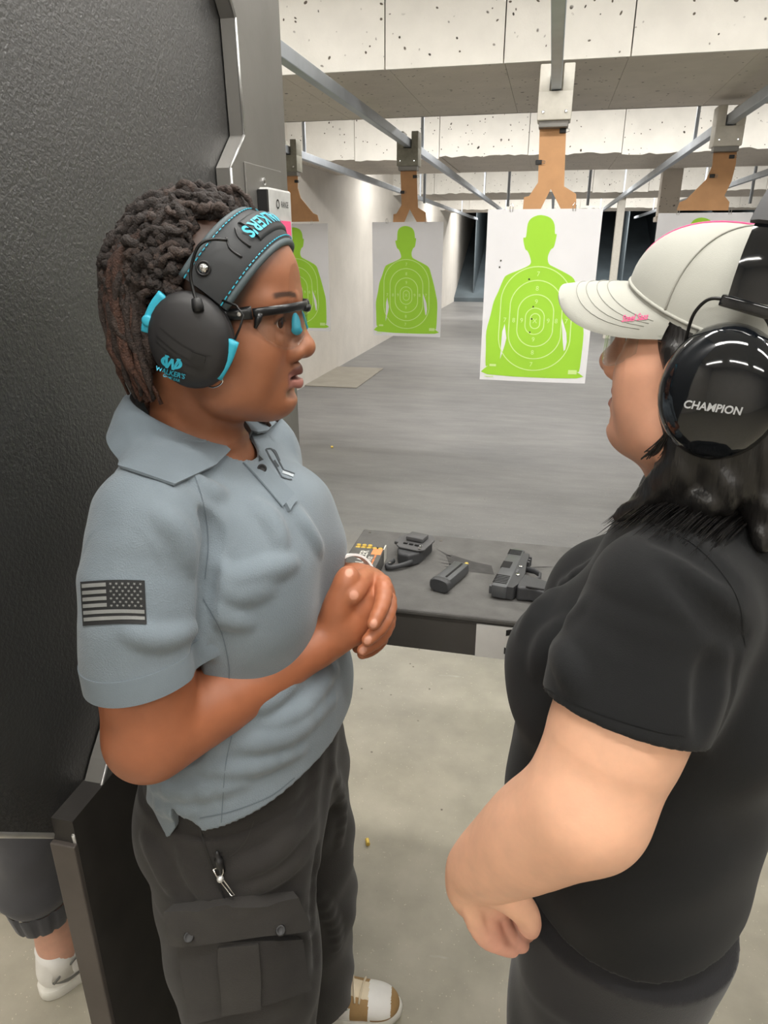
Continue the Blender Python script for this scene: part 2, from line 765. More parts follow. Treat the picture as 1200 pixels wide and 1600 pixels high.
def m_liner():
    t = NT('black_textured_liner')
    v = t.coord()
    t.l(t.ramp(t.noise(v, 6, 3), [(0.3, lin(15, 15, 15)), (0.7, lin(21, 21, 20))]), t.b.inputs['Base Color'])
    t.set(Roughness=0.50)
    t.b.inputs['Coat Weight'].default_value = 0.8
    t.b.inputs['Coat Roughness'].default_value = 0.5
    t.b.inputs['Coat IOR'].default_value = 1.7
    t.b.inputs['Specular IOR Level'].default_value = 1.0
    t.bump(t.noise(v, 210, 2, 0.5), 0.7, 0.0035)
    return t.m


MF = m_floor()
M_white = m_panel('white_acoustic_board', lin(226, 223, 216))
M_soffit = m_panel('grey_baffle_underside', lin(212, 203, 191), 0.9)
M_wall = mat('painted_block_wall', lin(214, 209, 201), 0.8, var=0.05, vs=3, bump=0.25, bs=25, bd=0.01)
M_trap = mat('dark_steel_trap', lin(84, 94, 100), 0.6, var=0.2, vs=1.5)
M_ceil = mat('ceiling_paint', lin(212, 208, 200), 0.9, var=0.05, vs=3)
M_liner = m_liner()
M_steel = mat('grey_brushed_steel', lin(128, 126, 122), 0.45, 0.55, var=0.12, vs=5, bump=0.1, bs=60)
M_edge = mat('bare_steel_edge', lin(190, 190, 188), 0.35, 0.7, var=0.1)
M_dark_steel = mat('dark_post_paint', lin(78, 72, 68), 0.6, 0.2, var=0.15, vs=8)
M_post_side = mat('shaded_post_side', lin(44, 41, 38), 0.7, 0.0, var=0.2, vs=14)  # post steel coloured darker to stand for the shade on its side
M_galv = mat('galvanised_rail', lin(168, 174, 182), 0.45, 0.45, var=0.1, vs=6)
M_bracket = mat('carrier_bracket_paint', lin(214, 210, 200), 0.5, 0.0, var=0.06)
M_bracket_d = mat('weathered_bracket', lin(140, 138, 126), 0.6, 0.1, var=0.15)
M_card = mat('brown_cardboard', lin(198, 152, 110), 0.9, var=0.06, vs=12)
M_paper = mat('white_target_paper', lin(236, 236, 240), 0.75, var=0.02, vs=6)
M_green = mat('lime_green_print', lin(166, 222, 60), 0.7, var=0.03, vs=5)
M_ring = mat('pale_ring_print', lin(216, 245, 160), 0.7, var=0.02)
M_hole = mat('bullet_hole_dark', lin(50, 50, 44), 0.9)
M_black = mat('black_plastic', lin(24, 24, 25), 0.45, var=0.1)
M_wire = mat('black_wire', lin(18, 18, 18), 0.35, 0.3)
M_chrome = mat('chrome', lin(220, 220, 220), 0.15, 1.0, var=0.03)
M_white_pl = mat('white_plastic', lin(228, 228, 226), 0.5, var=0.03)
M_pink = mat('pink_sticker', lin(246, 90, 140), 0.6, var=0.03)
M_bench = mat('grey_bench_mat', lin(92, 91, 89), 0.88, var=0.14, vs=25, bump=0.3, bs=300, bd=0.002)
M_fascia = mat('dark_bench_front', lin(72, 70, 68), 0.6, var=0.12, vs=10)
M_ink = mat('black_ink', lin(22, 22, 22), 0.7)
M_brass = mat('brass', lin(236, 204, 104), 0.32, 0.55, var=0.06)

t = NT('lamp_tube')
t.b.inputs['Emission Color'].default_value = (1, 0.97, 0.92, 1)
t.b.inputs['Emission Strength'].default_value = 14.0
M_tube = t.m
M_tube.cycles.emission_sampling = 'NONE'


def skind(o, label=None):
    return meta(o, label, None, None, 'structure')


# ------------------------------------------------------------------ room shell
XL, XR, YB, YF, ZC = -2.85, 7.5, -3.2, 22.9, 3.0
MB().box((XL - 0.2, YB - 0.2, -0.1), (XR + 0.2, 31, 0)).build('floor', MF)
skind(bpy.data.objects['floor'], 'worn grey and beige concrete floor of the range')
skind(MB().box((XL - 0.2, YB, 0), (XL, 30, 3.1)).build('wall_left', M_wall), 'off-white painted block wall on the left of the lanes')
skind(MB().box((XR, YB, 0), (XR + 0.2, 30, 3.1)).build('wall_right', M_wall), 'off-white painted wall beyond the right lanes')
skind(MB().box((XL - 0.2, YB - 0.2, 0), (XR + 0.2, YB, 3.1)).build('wall_rear', M_wall), 'off-white wall behind the shooters')
skind(MB().box((XL - 0.2, YB - 0.2, ZC), (XR + 0.2, 31, ZC + 0.1)).build('ceiling', M_ceil), 'pale ceiling above the baffles')
# sloping bullet trap at the far end
tr = MB()
tr.prism([(22.4, 0.0), (22.4, 0.12), (28.8, 2.9), (30, 2.9), (30, 0)], lambda a, b, s: (XL + (XR - XL) * s, a, b))
skind(tr.build('wall_far', M_trap), 'dark sloping steel bullet trap at the far end of the range')
for i in range(9):
    x = XL + 1.1 * (i + 0.5)
    skind(MB().box((x, 22.7, 0.0), (x + 0.03, 29.5, 2.9)).build('trim_%d' % (i + 1), M_trap), None)

# ceiling baffles: lit white boards facing the shooters, grey undersides
ZB = 2.49
BAF = [(4.06, 5.6), (7.9, 9.7), (13.3, 15.4), (19.0, 21.0)]
for bi, (y0, y1) in enumerate(BAF):
    b = empty('ceiling_baffle', (2.0, y0, ZB), ['nearest ceiling baffle with large white boards and a grey underside',
                                                'second ceiling baffle, speckled white board strip with ragged lower edge',
                                                'third ceiling baffle further down the range',
                                                'farthest ceiling baffle just before the dark trap'][bi], None, None, 'structure')
    wd = 0.605 if bi == 0 else 0.9
    x = -0.308 - wd * math.ceil((-0.308 - XL) / wd)
    while x < XR:
        x0, x1 = max(x + 0.003, XL), min(x + wd - 0.003, XR)
        if x1 - x0 > 0.05:
            jz = 0.0 if bi == 0 else random.uniform(-0.012, 0.012)
            jy = random.uniform(-0.004, 0.004)
            # front board with a slightly torn lower edge
            n = 2 if bi == 0 else 14
            lowz = [ZB - 0.02 + jz + (random.uniform(-0.01, 0.012) if 0 < k < n and bi else 0) for k in range(n + 1)]
            poly = [(x0, ZC)] + [(x0 + (x1 - x0) * k / n, lowz[k]) for k in range(n + 1)] + [(x1, ZC)]
            MB().prism(poly, lambda a, c, s: (a, y0 + jy - 0.02 + 0.018 * s, c)).build('board', M_white, b)
            MB().box((x0 - 0.002, y0 + 0.002, ZB + jz * 0.3), (x1 + 0.002, y1, ZB + 0.02 + jz * 0.3)).build('underside_board', M_soffit, b)
        x += wd
    MB().box((XL, y1 - 0.02, ZB), (XR, y1, ZC)).build('rear_board', M_soffit, b)

# support column far down the range and a duct by lane four
c = MB().box((1.07, 13.8, 0), (1.20, 13.93, 2.47), 0.01).build('support_post', M_bracket)
meta(c, 'pale square post standing far down the range between the two right targets', 'post')
c = MB()
c.box((1.24, 9.75, 1.95), (1.47, 9.95, ZC), 0.01)
c.box((1.22, 9.73, 1.9), (1.49, 9.97, 1.96), 0.008)
meta(c.build('ceiling_duct', M_soffit), 'grey square duct dropping from the ceiling behind the right cardboard hanger', 'duct')
for k, (x, y, zz) in enumerate([(-0.6, 9.9, 2.1), (0.4, 9.9, 2.1), (-1.7, 9.9, 2.15), (2.3, 9.9, 2.1)]):
    d = MB().tube([(x, y, ZC), (x, y, zz)], 0.018, 8).build('hanger_rod', M_galv)
    meta(d, ['thin steel rod hanging from the ceiling left of the middle target', 'thin steel rod hanging from the ceiling right of the middle hanger',
             'thin steel rod hanging from the ceiling near the left wall', 'thin steel rod hanging from the ceiling by the right edge'][k], 'rod', 'ceiling hanger rods')

# pale mat on the downrange floor by the left wall
a0 = atZ(505, 602, 0)
a1 = atZ(590, 583, 0)
MB().box((a0[0] - 0.25, a0[1] - 0.1, 0.0), (a1[0], a1[1] + 0.35, 0.012), 0.004).build('floor_patch', mat('pale_floor_patch', lin(158, 153, 142), 0.8, var=0.08, vs=4))
meta(bpy.data.objects['floor_patch'], 'pale square patch on the floor beside the left wall', 'patch')

# fluorescent fixtures
FIX = [(x, y, z) for (x, y, z, p) in STRIPS] + [(x, y, z) for (y, z, p) in POCKETS for x in (-1.7, 0.6, 2.9)]
for i, (x, y, z) in enumerate(FIX):
    cw = 'left' if x < -1 else ('right' if x > 1.5 else 'middle')
    rw = ('behind the shooters' if y < -1 else 'above the shooters' if y < 1 else 'above the bench' if y < 2 else 'before the nearest baffle' if y < 4 else
          'between the first and second baffles' if y < 8 else 'between the second and third baffles' if y < 13 else 'before the farthest baffle' if y < 20 else 'added over the dark bullet trap to brighten it')
    r = empty('ceiling_strip_lamp', (x, y, z), 'white fluorescent strip lamp, %s of its row %s' % (cw, rw), 'lamp', 'fluorescent strips')
    L = 0.62
    MB().box((x - L, y - 0.08, z - 0.03), (x + L, y + 0.08, ZC), 0.006).build('housing', M_white_pl, r)
    for s in (-0.04, 0.04):
        MB().tube([(x - L + 0.04, y + s, z - 0.052), (x + L - 0.04, y + s, z - 0.052)], 0.016, 10).build('tube', M_tube, r)

# ------------------------------------------------------------------ rails, carriers, hangers, targets
LANES = {1: (-2.2, 6.1), 2: (-1.145, 5.9), 3: (-0.04, 4.0), 4: (1.03, 5.3), 5: (2.2, 6.5)}
ZR = 2.36
RL = {1: 'grey steel target rail nearest the left wall', 2: 'grey steel target rail above the left target, second from the left wall',
      3: 'grey steel target rail running straight overhead above the middle target', 4: 'grey steel target rail slanting in from the right above the right target',
      5: 'grey steel target rail at the far right edge'}
for ln, (x, y) in LANES.items():
    r = MB()
    r.box((x - 0.024, 0.95, ZR - 0.03), (x + 0.024, 22.0, ZR + 0.03), 0.004)
    r.box((x - 0.03, 1.0, ZR + 0.03), (x + 0.03, 1.1, ZC))
    for yy in (6.5, 12.4, 18.2):
        r.box((x - 0.012, yy, ZR + 0.03), (x + 0.012, yy + 0.024, ZC))
    meta(r.build('target_rail', M_galv), RL[ln], 'rail', 'target rails')

# silhouette traced in sheet coordinates (s across 0..1, t down 0..1)
def st(x, y):
    l = 100 - (y - 42) / 1520 * 65
    r = 1113 - (y - 22) / 1550 * 143
    return ((x - l) / (r - l), (y - 30) / 1535)


SIL = [(575, 80), (500, 100), (460, 150), (445, 260), (422, 268), (425, 310), (440, 365), (462, 385), (485, 440), (485, 495), (400, 540), (290, 585),
       (250, 620), (200, 740), (160, 830), (130, 960), (95, 1100), (92, 1250), (90, 1425), (110, 1430), (103, 1512), (900, 1518), (895, 1455), (920, 1450),
       (940, 1300), (957, 1100), (945, 980), (925, 850), (897, 715), (870, 620), (800, 570), (700, 520), (650, 490), (640, 430), (665, 370), (690, 350),
       (705, 300), (715, 240), (700, 235), (695, 160), (660, 105)]
SLITS = [[(262, 1030), (240, 1100), (232, 1200), (222, 1360), (262, 1230), (278, 1160)], [(765, 950), (775, 1150), (785, 1265), (800, 1250), (812, 1180), (808, 1100)]]
RINGS = [(215, 850, 515, 1455, 4.5), (302, 765, 635, 1345, 4.5), (375, 692, 760, 1230, 4.5), (445, 612, 880, 1118, 4), (490, 575, 930, 1065, 4)]
NUMS = [('7', 558, 580), ('8', 550, 707), ('9', 543, 825), ('X', 530, 997), ('9', 517, 1167), ('8', 510, 1288), ('7', 498, 1400),
        ('7', 262, 995), ('8', 342, 995), ('9', 413, 995), ('9', 648, 995), ('8', 718, 995), ('7', 805, 995)]
HOLES = [(220, 465), (210, 522), (477, 625), (515, 868), (503, 978), (487, 1100)]
PW, PH = 0.585, 0.895


def smooth_poly(poly, n=3):
    P = [np.array(st(*p)) for p in poly]
    out = []
    for i in range(len(P)):
        a, b, c_, d = P[i - 1], P[i], P[(i + 1) % len(P)], P[(i + 2) % len(P)]
        for k in range(n):
            q = k / n
            out.append(0.5 * (2 * b + (c_ - a) * q + (2 * a - 5 * b + 4 * c_ - d) * q * q + (3 * b - a - 3 * c_ + d) * q ** 3))
    return out


def sheet(ln, x, y, z0, label, holes):
    """paper sheet hanging at x,y with its top at z0; the print lies just in front of it"""
    def bend(s, t_):
        return 0.012 * math.sin(3.0 * s + ln) * t_ + 0.006 * math.sin(6 * t_ + 2 * ln)

    def P(s, t_, o=0.0):
        return (x + (s - 0.5) * PW, y + bend(s, t_) - o, z0 - t_ * PH)
    root = empty('target_sheet', (x, y, z0 - PH), label, 'target', 'paper silhouette targets')
    V, Fs = grid2d(0, 1, 0, 1, 16, 20)
    vs = [P(a, b) for a, b in V] + [P(a, b, -0.0006) for a, b in V]
    n = len(V)
    fs = [f[::-1] for f in Fs] + [tuple(i + n for i in f) for f in Fs]
    mesh('paper', vs, fs, M_paper, root, True)
    # body print
    V, Fs = subdiv2d(smooth_poly(SIL), [tuple(range(len(SIL) * 3))], 0.09)
    mesh('silhouette_print', [P(a, b, 0.0012) for a, b in V], Fs, M_green, root, True)
    for sl in SLITS:
        pts = [st(*p) for p in sl]
        MB().add([P(a, b, 0.0020) for a, b in pts], [tuple(range(len(pts)))]).build('white_gap_print', M_paper, root)
    for (x0, x1, y0, y1, wdt) in RINGS:
        cx, cy = (x0 + x1) / 2, (y0 + y1) / 2
        r = (x1 - x0) / 2
        hh = max((y1 - y0) / 2 - r, 0)
        N = 56
        vs = []
        for k in range(N):
            a = 2 * math.pi * k / N
            for rr in (r - wdt, r + wdt):
                px = cx + rr * math.cos(a)
                py = cy + rr * math.sin(a) + (hh if math.sin(a) > 0 else -hh)
                px += (cy - py) * 0.055      # the drawn axis leans with the traced sheet
                sx_, ty_ = st(px, py)
                vs.append(P(sx_, ty_, 0.0026))
        MB().add(vs, [(2 * k, 2 * k + 1, (2 * k + 3) % (2 * N), (2 * k + 2) % (2 * N)) for k in range(N)]).build('ring_print', M_ring, root)
    for ch, px, py in NUMS:
        V, Fs = text_mesh(ch, 0.055)
        s0, t0 = st(px, py)
        MB().add([P(s0 + a / PW * 0.62, t0 - b / PH * 0.62, 0.0026) for a, b in V], Fs).build('score_print', M_ring, root)
    for (px, py, wpx, hpx) in ((155, 1420, 60, 22), (862, 1460, 75, 40), (120, 1530, 80, 8)):
        s0, t0 = st(px, py)
        sw, th = wpx / 935 / 2, hpx / 1535 / 2
        MB().add([P(s0 + a * sw, t0 + b * th, 0.0026) for a, b in ((-1, -1), (1, -1), (1, 1), (-1, 1))], [(0, 1, 2, 3)]).build('caption_print', M_ring, root)
    for px, py in holes:
        s0, t0 = st(px, py)
        N = 8
        vs = [P(s0 + 0.008 * math.cos(2 * math.pi * k / N) * random.uniform(0.7, 1.2), t0 + 0.0055 * math.sin(2 * math.pi * k / N), 0.0031) for k in range(N)]
        MB().add(vs, [tuple(range(N))]).build('bullet_hole', M_hole, root)
    return root


CARD3 = [(847, 160), (889, 160), (883, 292), (902, 304), (902, 328), (878, 328), (862, 296), (846, 328), (818, 328), (820, 309), (828, 307), (842, 286)]
def card_poly(ln):
    """hanger outline in metres about the lane axis, traced on the sheet plane"""
    if ln in (2, 3):
        pts = [atY(px, py, 4.0) for px, py in CARD3]
        cx = -0.035
        return [(p[0] - cx, p[2] - 1.796) for p in pts]
    pts = [(1120, 208), (1157, 205), (1150, 262), (1143, 290), (1132, 312), (1140, 322), (1138, 335), (1057, 335), (1062, 322), (1072, 318), (1104, 286), (1113, 265)]
    q = [atY(px, py, 5.3) for px, py in pts]
    return [(p[0] - 1.03, p[2] - 1.80) for p in q]


TL = {1: 'lime green silhouette target partly hidden behind the instructor\'s forehead, nearest the left wall',
      2: 'smaller lime green silhouette target hanging between the instructor\'s face and the large target',
      3: 'large lime green silhouette target with bullet holes in the middle lane',
      4: 'lime green silhouette target mostly hidden behind the grey cap'}
for ln in (1, 2, 3, 4):
    x, y = LANES[ln]
    dx = {1: 0.03, 2: 0.0, 3: -0.012, 4: -0.06}[ln]
    zt = 1.80 if ln != 4 else 1.825
    sheet(ln, x + dx, y, zt, TL[ln], HOLES if ln == 3 else ([(575, 200)] if ln == 4 else []))
    cr_ = empty('target_carrier', (x, y, zt), {1: 'carrier with brown cardboard hanger beside the grey stall plate', 2: 'grey carrier with forked brown cardboard hanger over the left target',
                                                 3: 'cream carrier with forked brown cardboard hanger over the middle target', 4: 'carrier with wide slanted cardboard hanger over the right target'}[ln], 'carrier', 'target carriers')
    mb = MB()
    zb0 = 2.20 if ln != 4 else 2.21
    bm_ = M_bracket if ln in (3, 4) else M_bracket_d
    wv = 0.082 if ln == 3 else 0.085
    # U-shaped carrier: base block and two cheeks gripping the rail
    mb.box((x - wv, y - 0.05, zb0), (x + wv, y + 0.09, ZR - 0.035), 0.006)
    mb.box((x - wv, y - 0.05, ZR - 0.04), (x - 0.03, y + 0.09, ZR + 0.08), 0.006)
    mb.box((x + 0.03, y - 0.05, ZR - 0.04), (x + wv, y + 0.09, ZR + 0.08), 0.006)
    mb.build('bracket', bm_, cr_, auto=30)
    MB().box((x - wv + 0.01, y - 0.03, zb0 - 0.03), (x + wv - 0.01, y + 0.05, zb0 + 0.005), 0.004).build('clamp', M_steel, cr_)
    for s in (-1, 1):
        MB().lathe([(0.007, 0), (0.007, 0.006), (0.004, 0.008)], (x + s * 0.055, y - 0.049, zb0 + 0.035), (0, -1, 0), 10).build('bolt', M_chrome, cr_)
    poly = card_poly(ln)
    sgn = -1 if ln == 1 else 1
    top = max(b for a, b in poly)
    poly = [(a, b if b < top - 0.02 else zb0 + 0.01 - zt) for a, b in poly]
    MB().prism([(x + sgn * a, zt + b) for a, b in poly], lambda a, b, s: (a, y + 0.021 + 0.006 * s, b)).build('cardboard_hanger', M_card, cr_)
    for (cx_, cz) in ([(0.048, 0.36), (-0.06, 0.22)] if ln == 3 else [(0.05, 0.33), (-0.05, 0.22)]):
        k = MB()
        k.box((x + cx_ - 0.016, y + 0.012, zt + cz - 0.011), (x + cx_ + 0.016, y + 0.034, zt + cz + 0.011), 0.003)
        ck = k.build('binder_clip', M_black, cr_)
        k = MB()
        k.tube([(x + cx_ + s_ * 0.016, y + 0.012, zt + cz + q) for s_, q in ((1, -0.008), (2.0, -0.005), (2.0, 0.005), (1, 0.008))], 0.0013, 6)
        k.build('clip_wire', M_chrome, ck)
    for s in (-0.17, 0.15):
        k = MB()
        xx = x + dx + s
        k.tube([(xx - 0.006, y - 0.006, zt - 0.012), (xx - 0.008, y - 0.008, zt + 0.015), (xx, y - 0.008, zt + 0.03), (xx + 0.008, y - 0.008, zt + 0.015), (xx + 0.006, y - 0.006, zt - 0.012)], 0.0018, 6)
        k.build('sheet_clip', M_chrome, cr_)

# ------------------------------------------------------------------ stall divider
XD = -0.566
dv = empty('stall_divider', (-0.585, 1.0, 0), 'tall stall divider with black textured liner and notched grey steel plate', 'divider')
LIN = [(0.12, 1.37), (0.63, 0.845), (0.70, 0.83), (0.78, 0.86), (1.50, 0.86), (1.50, 2.75), (0.12, 2.75)]
MB().prism(LIN, lambda a, b, s: (-0.612 + 0.014 * s, a, b)).build('liner_panel', M_liner, dv)
# metal trim along the liner's sloping lower edge
k = MB()
k.tube([(-0.604, 0.12, 1.368), (-0.604, 0.63, 0.842), (-0.604, 0.70, 0.827)], 0.0065, 8)
k.build('liner_trim', M_edge, dv, True)
PLATE = [(1.255, 2.75), (1.255, 2.10), (1.333, 1.99), (1.339, 1.81), (1.269, 1.75), (1.269, 1.46), (0.80, 1.03), (0.694, 0.925), (0.655, 0.878), (0.602, 0.876),
         (0.604, 0.852), (0.640, 0.816), (0.70, 0.816), (0.80, 0.90), (0.88, 0.90), (1.555, 0.90), (1.548, 2.75)]
k = MB()
k.prism(PLATE, lambda a, b, s: (XD - 0.03 + 0.03 * s, a, b))
pl = k.build('steel_plate', [M_steel], dv)
# thin bright edges of the plate
k = MB()
for (a0, b0), (a1, b1) in zip(PLATE[0:11], PLATE[1:12]):
    k.tube([(XD - 0.002, a0, b0), (XD - 0.002, a1, b1)], 0.0028, 6)
k.build('plate_edge', M_edge, dv, True)
k = MB().box((-0.6, 0.602, 0.0), (XD + 0.001, 1.50, 0.90))
k.build('post_core', M_post_side, dv)
MB().box((-0.602, 0.594, 0.0), (XD + 0.002, 0.603, 0.862), 0.002).build('post_cap', M_dark_steel, dv)
# control box on the plate
cb = MB()
cb.box((XD, 1.322, 1.46), (XD + 0.004, 1.507, 1.765), 0.0015)
cbo = cb.build('cover_plate', M_steel, dv)
for yy, zz in ((1.405, 1.738), (1.405, 1.49)):
    MB().lathe([(0.007, 0), (0.007, 0.003), (0.003, 0.005)], (XD + 0.004, yy, zz), (1, 0, 0), 12).build('screw', M_chrome, cbo)
sw = MB().box((XD + 0.004, 1.375, 1.50), (XD + 0.026, 1.500, 1.726), 0.004).build('switch_box', mat('grey_switch_plastic', lin(186, 186, 184), 0.5), dv)
MB().box((XD + 0.0045, 1.368, 1.495), (XD + 0.025, 1.3755, 1.722), 0.001).build('switch_side', M_black, sw)
MB().box((XD + 0.026, 1.425, 1.585), (XD + 0.0275, 1.487, 1.668)).build('pink_sticker', M_pink, sw)
V, Fs = text_mesh('RANGE', 0.016)
k = MB()
k.add([(XD + 0.0268, 1.458 + a * 0.8, 1.698 + b) for a, b in V], Fs)
N = 20
k.add([(XD + 0.0268, 1.419 + r * math.cos(2 * math.pi * q / N), 1.698 + r * math.sin(2 * math.pi * q / N)) for q in range(N) for r in (0.006, 0.009)],
      [(2 * q, 2 * q + 1, (2 * q + 3) % (2 * N), (2 * q + 2) % (2 * N)) for q in range(N)])
k.build('switch_lettering', M_ink, sw)

# ------------------------------------------------------------------ bench
BZ = 1.0
BX0, BX1, BY0, BY1 = -0.378, 0.95, 1.10, 1.45
bn = empty('shooting_bench', (0.28, 1.27, BZ - 0.09), 'grey topped shooting bench across the lane with number three on its front', 'bench')
MB().box((BX0, BY0 - 0.006, BZ - 0.012), (BX1, BY1, BZ), 0.004).build('bench_top', M_bench, bn)
MB().box((BX0 + 0.004, BY0, BZ - 0.085), (BX1, BY0 + 0.02, BZ - 0.014), 0.002).build('front_rail', M_fascia, bn)
MB().box((BX0 + 0.004, BY1 - 0.02, BZ - 0.085), (BX1, BY1 - 0.002, BZ - 0.012), 0.002).build('back_rail', M_fascia, bn)
MB().box((BX0 + 0.004, BY0 + 0.02, BZ - 0.085), (BX0 + 0.02, BY1 - 0.02, BZ - 0.012), 0.002).build('side_rail', M_fascia, bn)
for bx in (0.86,):
    MB().box((bx, 1.18, 0), (bx + 0.06, 1.38, BZ - 0.08), 0.004).build('leg', M_fascia, bn)
MB().box((XD + 0.0005, 1.22, BZ - 0.075), (BX0 + 0.01, 1.32, BZ - 0.03), 0.003).build('wall_arm', M_fascia, bn)
for (px, py) in ((578, 832), (689, 845)):
    p = atZ(px, py, BZ)
    MB().lathe([(0.004, 0), (0.0035, 0.0012)], (p[0], p[1], BZ), (0, 0, 1), 10).build('rivet', M_chrome, bn)
sg = MB().box((-0.078, BY0 - 0.0035, BZ - 0.083), (0.062, BY0 - 0.0005, BZ - 0.016)).build('number_sign', M_white_pl, bn)
V, Fs = text_mesh('3', 0.072, bold=0.0025)
mesh('number_lettering', [(-0.008 + a * 1.15, BY0 - 0.0042, BZ - 0.049 + b) for a, b in V], Fs, M_ink, sg)
# printed wing on the bench top
M_wing = mat('faded_dark_print', lin(62, 61, 60), 0.9, var=0.2, vs=60)
k = MB()
def bt(px, py):
    p = atZ(px, py, BZ)
    return (p[0], p[1], BZ + 0.0005)
k.add([bt(*p) for p in ((697, 868), (705, 867), (740, 878), (768, 884), (772, 898), (740, 894), (712, 892), (703, 884))], [tuple(range(8))])
k.build('wing_print', M_wing, bn)
for (a, b, c_) in (((697, 868), (706, 870), (681, 857)), ((699, 872), (707, 876), (680, 864)), ((701, 877), (709, 880), (682, 872)), ((703, 881), (711, 885), (687, 879)),
                   ((705, 885), (713, 889), (692, 885)), ((800, 890), (842, 885), (868, 886)), ((806, 893), (846, 890), (866, 888))):
    MB().add([bt(*a), bt(*b), bt(*c_)], [(0, 1, 2)]).build('feather_print', M_wing, bn)

# ================================================================== people
def skin_mat(name, rough=0.5, sss=0.06, rad=(0.6, 0.25, 0.12)):
    t = NT(name)
    a = t.n('ShaderNodeVertexColor', layer_name='Col')
    v = t.coord()
    f = t.ramp(t.noise(v, 38, 3), [(0.3, (0.93, 0.93, 0.93, 1)), (0.7, (1.06, 1.05, 1.04, 1))])
    t.l(t.mix(1.0, a.outputs['Color'], f, 'MULTIPLY'), t.b.inputs['Base Color'])
    t.set(Roughness=rough)
    t.b.inputs['Subsurface Weight'].default_value = sss
    t.b.inputs['Subsurface Radius'].default_value = rad
    t.b.inputs['Subsurface Scale'].default_value = 0.01
    t.bump(t.noise(v, 420, 2), 0.06, 0.001)
    return t.m


def cloth_mat(name, c1, c2, weave=900.0, rough=0.85, bump=0.25, bd=0.0012, sheen=0.15, wr=9.0, wrb=0.0):
    t = NT(name)
    v = t.coord()
    w1 = t.n('ShaderNodeTexVoronoi', feature='F1')
    w1.inputs['Scale'].default_value = weave
    t.l(v, w1.inputs['Vector'])
    big = t.noise(v, wr, 3)
    c = t.ramp(big, [(0.3, c1), (0.7, c2)])
    t.l(c, t.b.inputs['Base Color'])
    t.set(Roughness=rough)
    t.b.inputs['Sheen Weight'].default_value = sheen
    t.b.inputs['Specular IOR Level'].default_value = 0.25
    t.bump(w1.outputs['Distance'], bump, bd)
    return t.m


class Frame:
    def __init__(self, o, yaw, pitch=0.0, roll=0.0, sc=1.0):
        self.o = np.array(o, float)
        f = np.array([math.cos(yaw) * math.cos(pitch), math.sin(yaw) * math.cos(pitch), math.sin(pitch)])
        l = np.array([-math.sin(yaw), math.cos(yaw), 0.0])
        u = np.cross(f, l)
        if roll:
            l, u = l * math.cos(roll) + u * math.sin(roll), u * math.cos(roll) - l * math.sin(roll)
        self.R = np.stack([f, l, u], 1)
        self.sc = sc

    def __call__(self, u, v, w_):
        return self.o + self.R @ (np.array([u, v, w_], float) * self.sc)

    def loc(self, P):
        return ((np.asarray(P) - self.o) @ self.R) / self.sc

    def d(self, u, v, w_):
        return self.R @ np.array([u, v, w_], float)


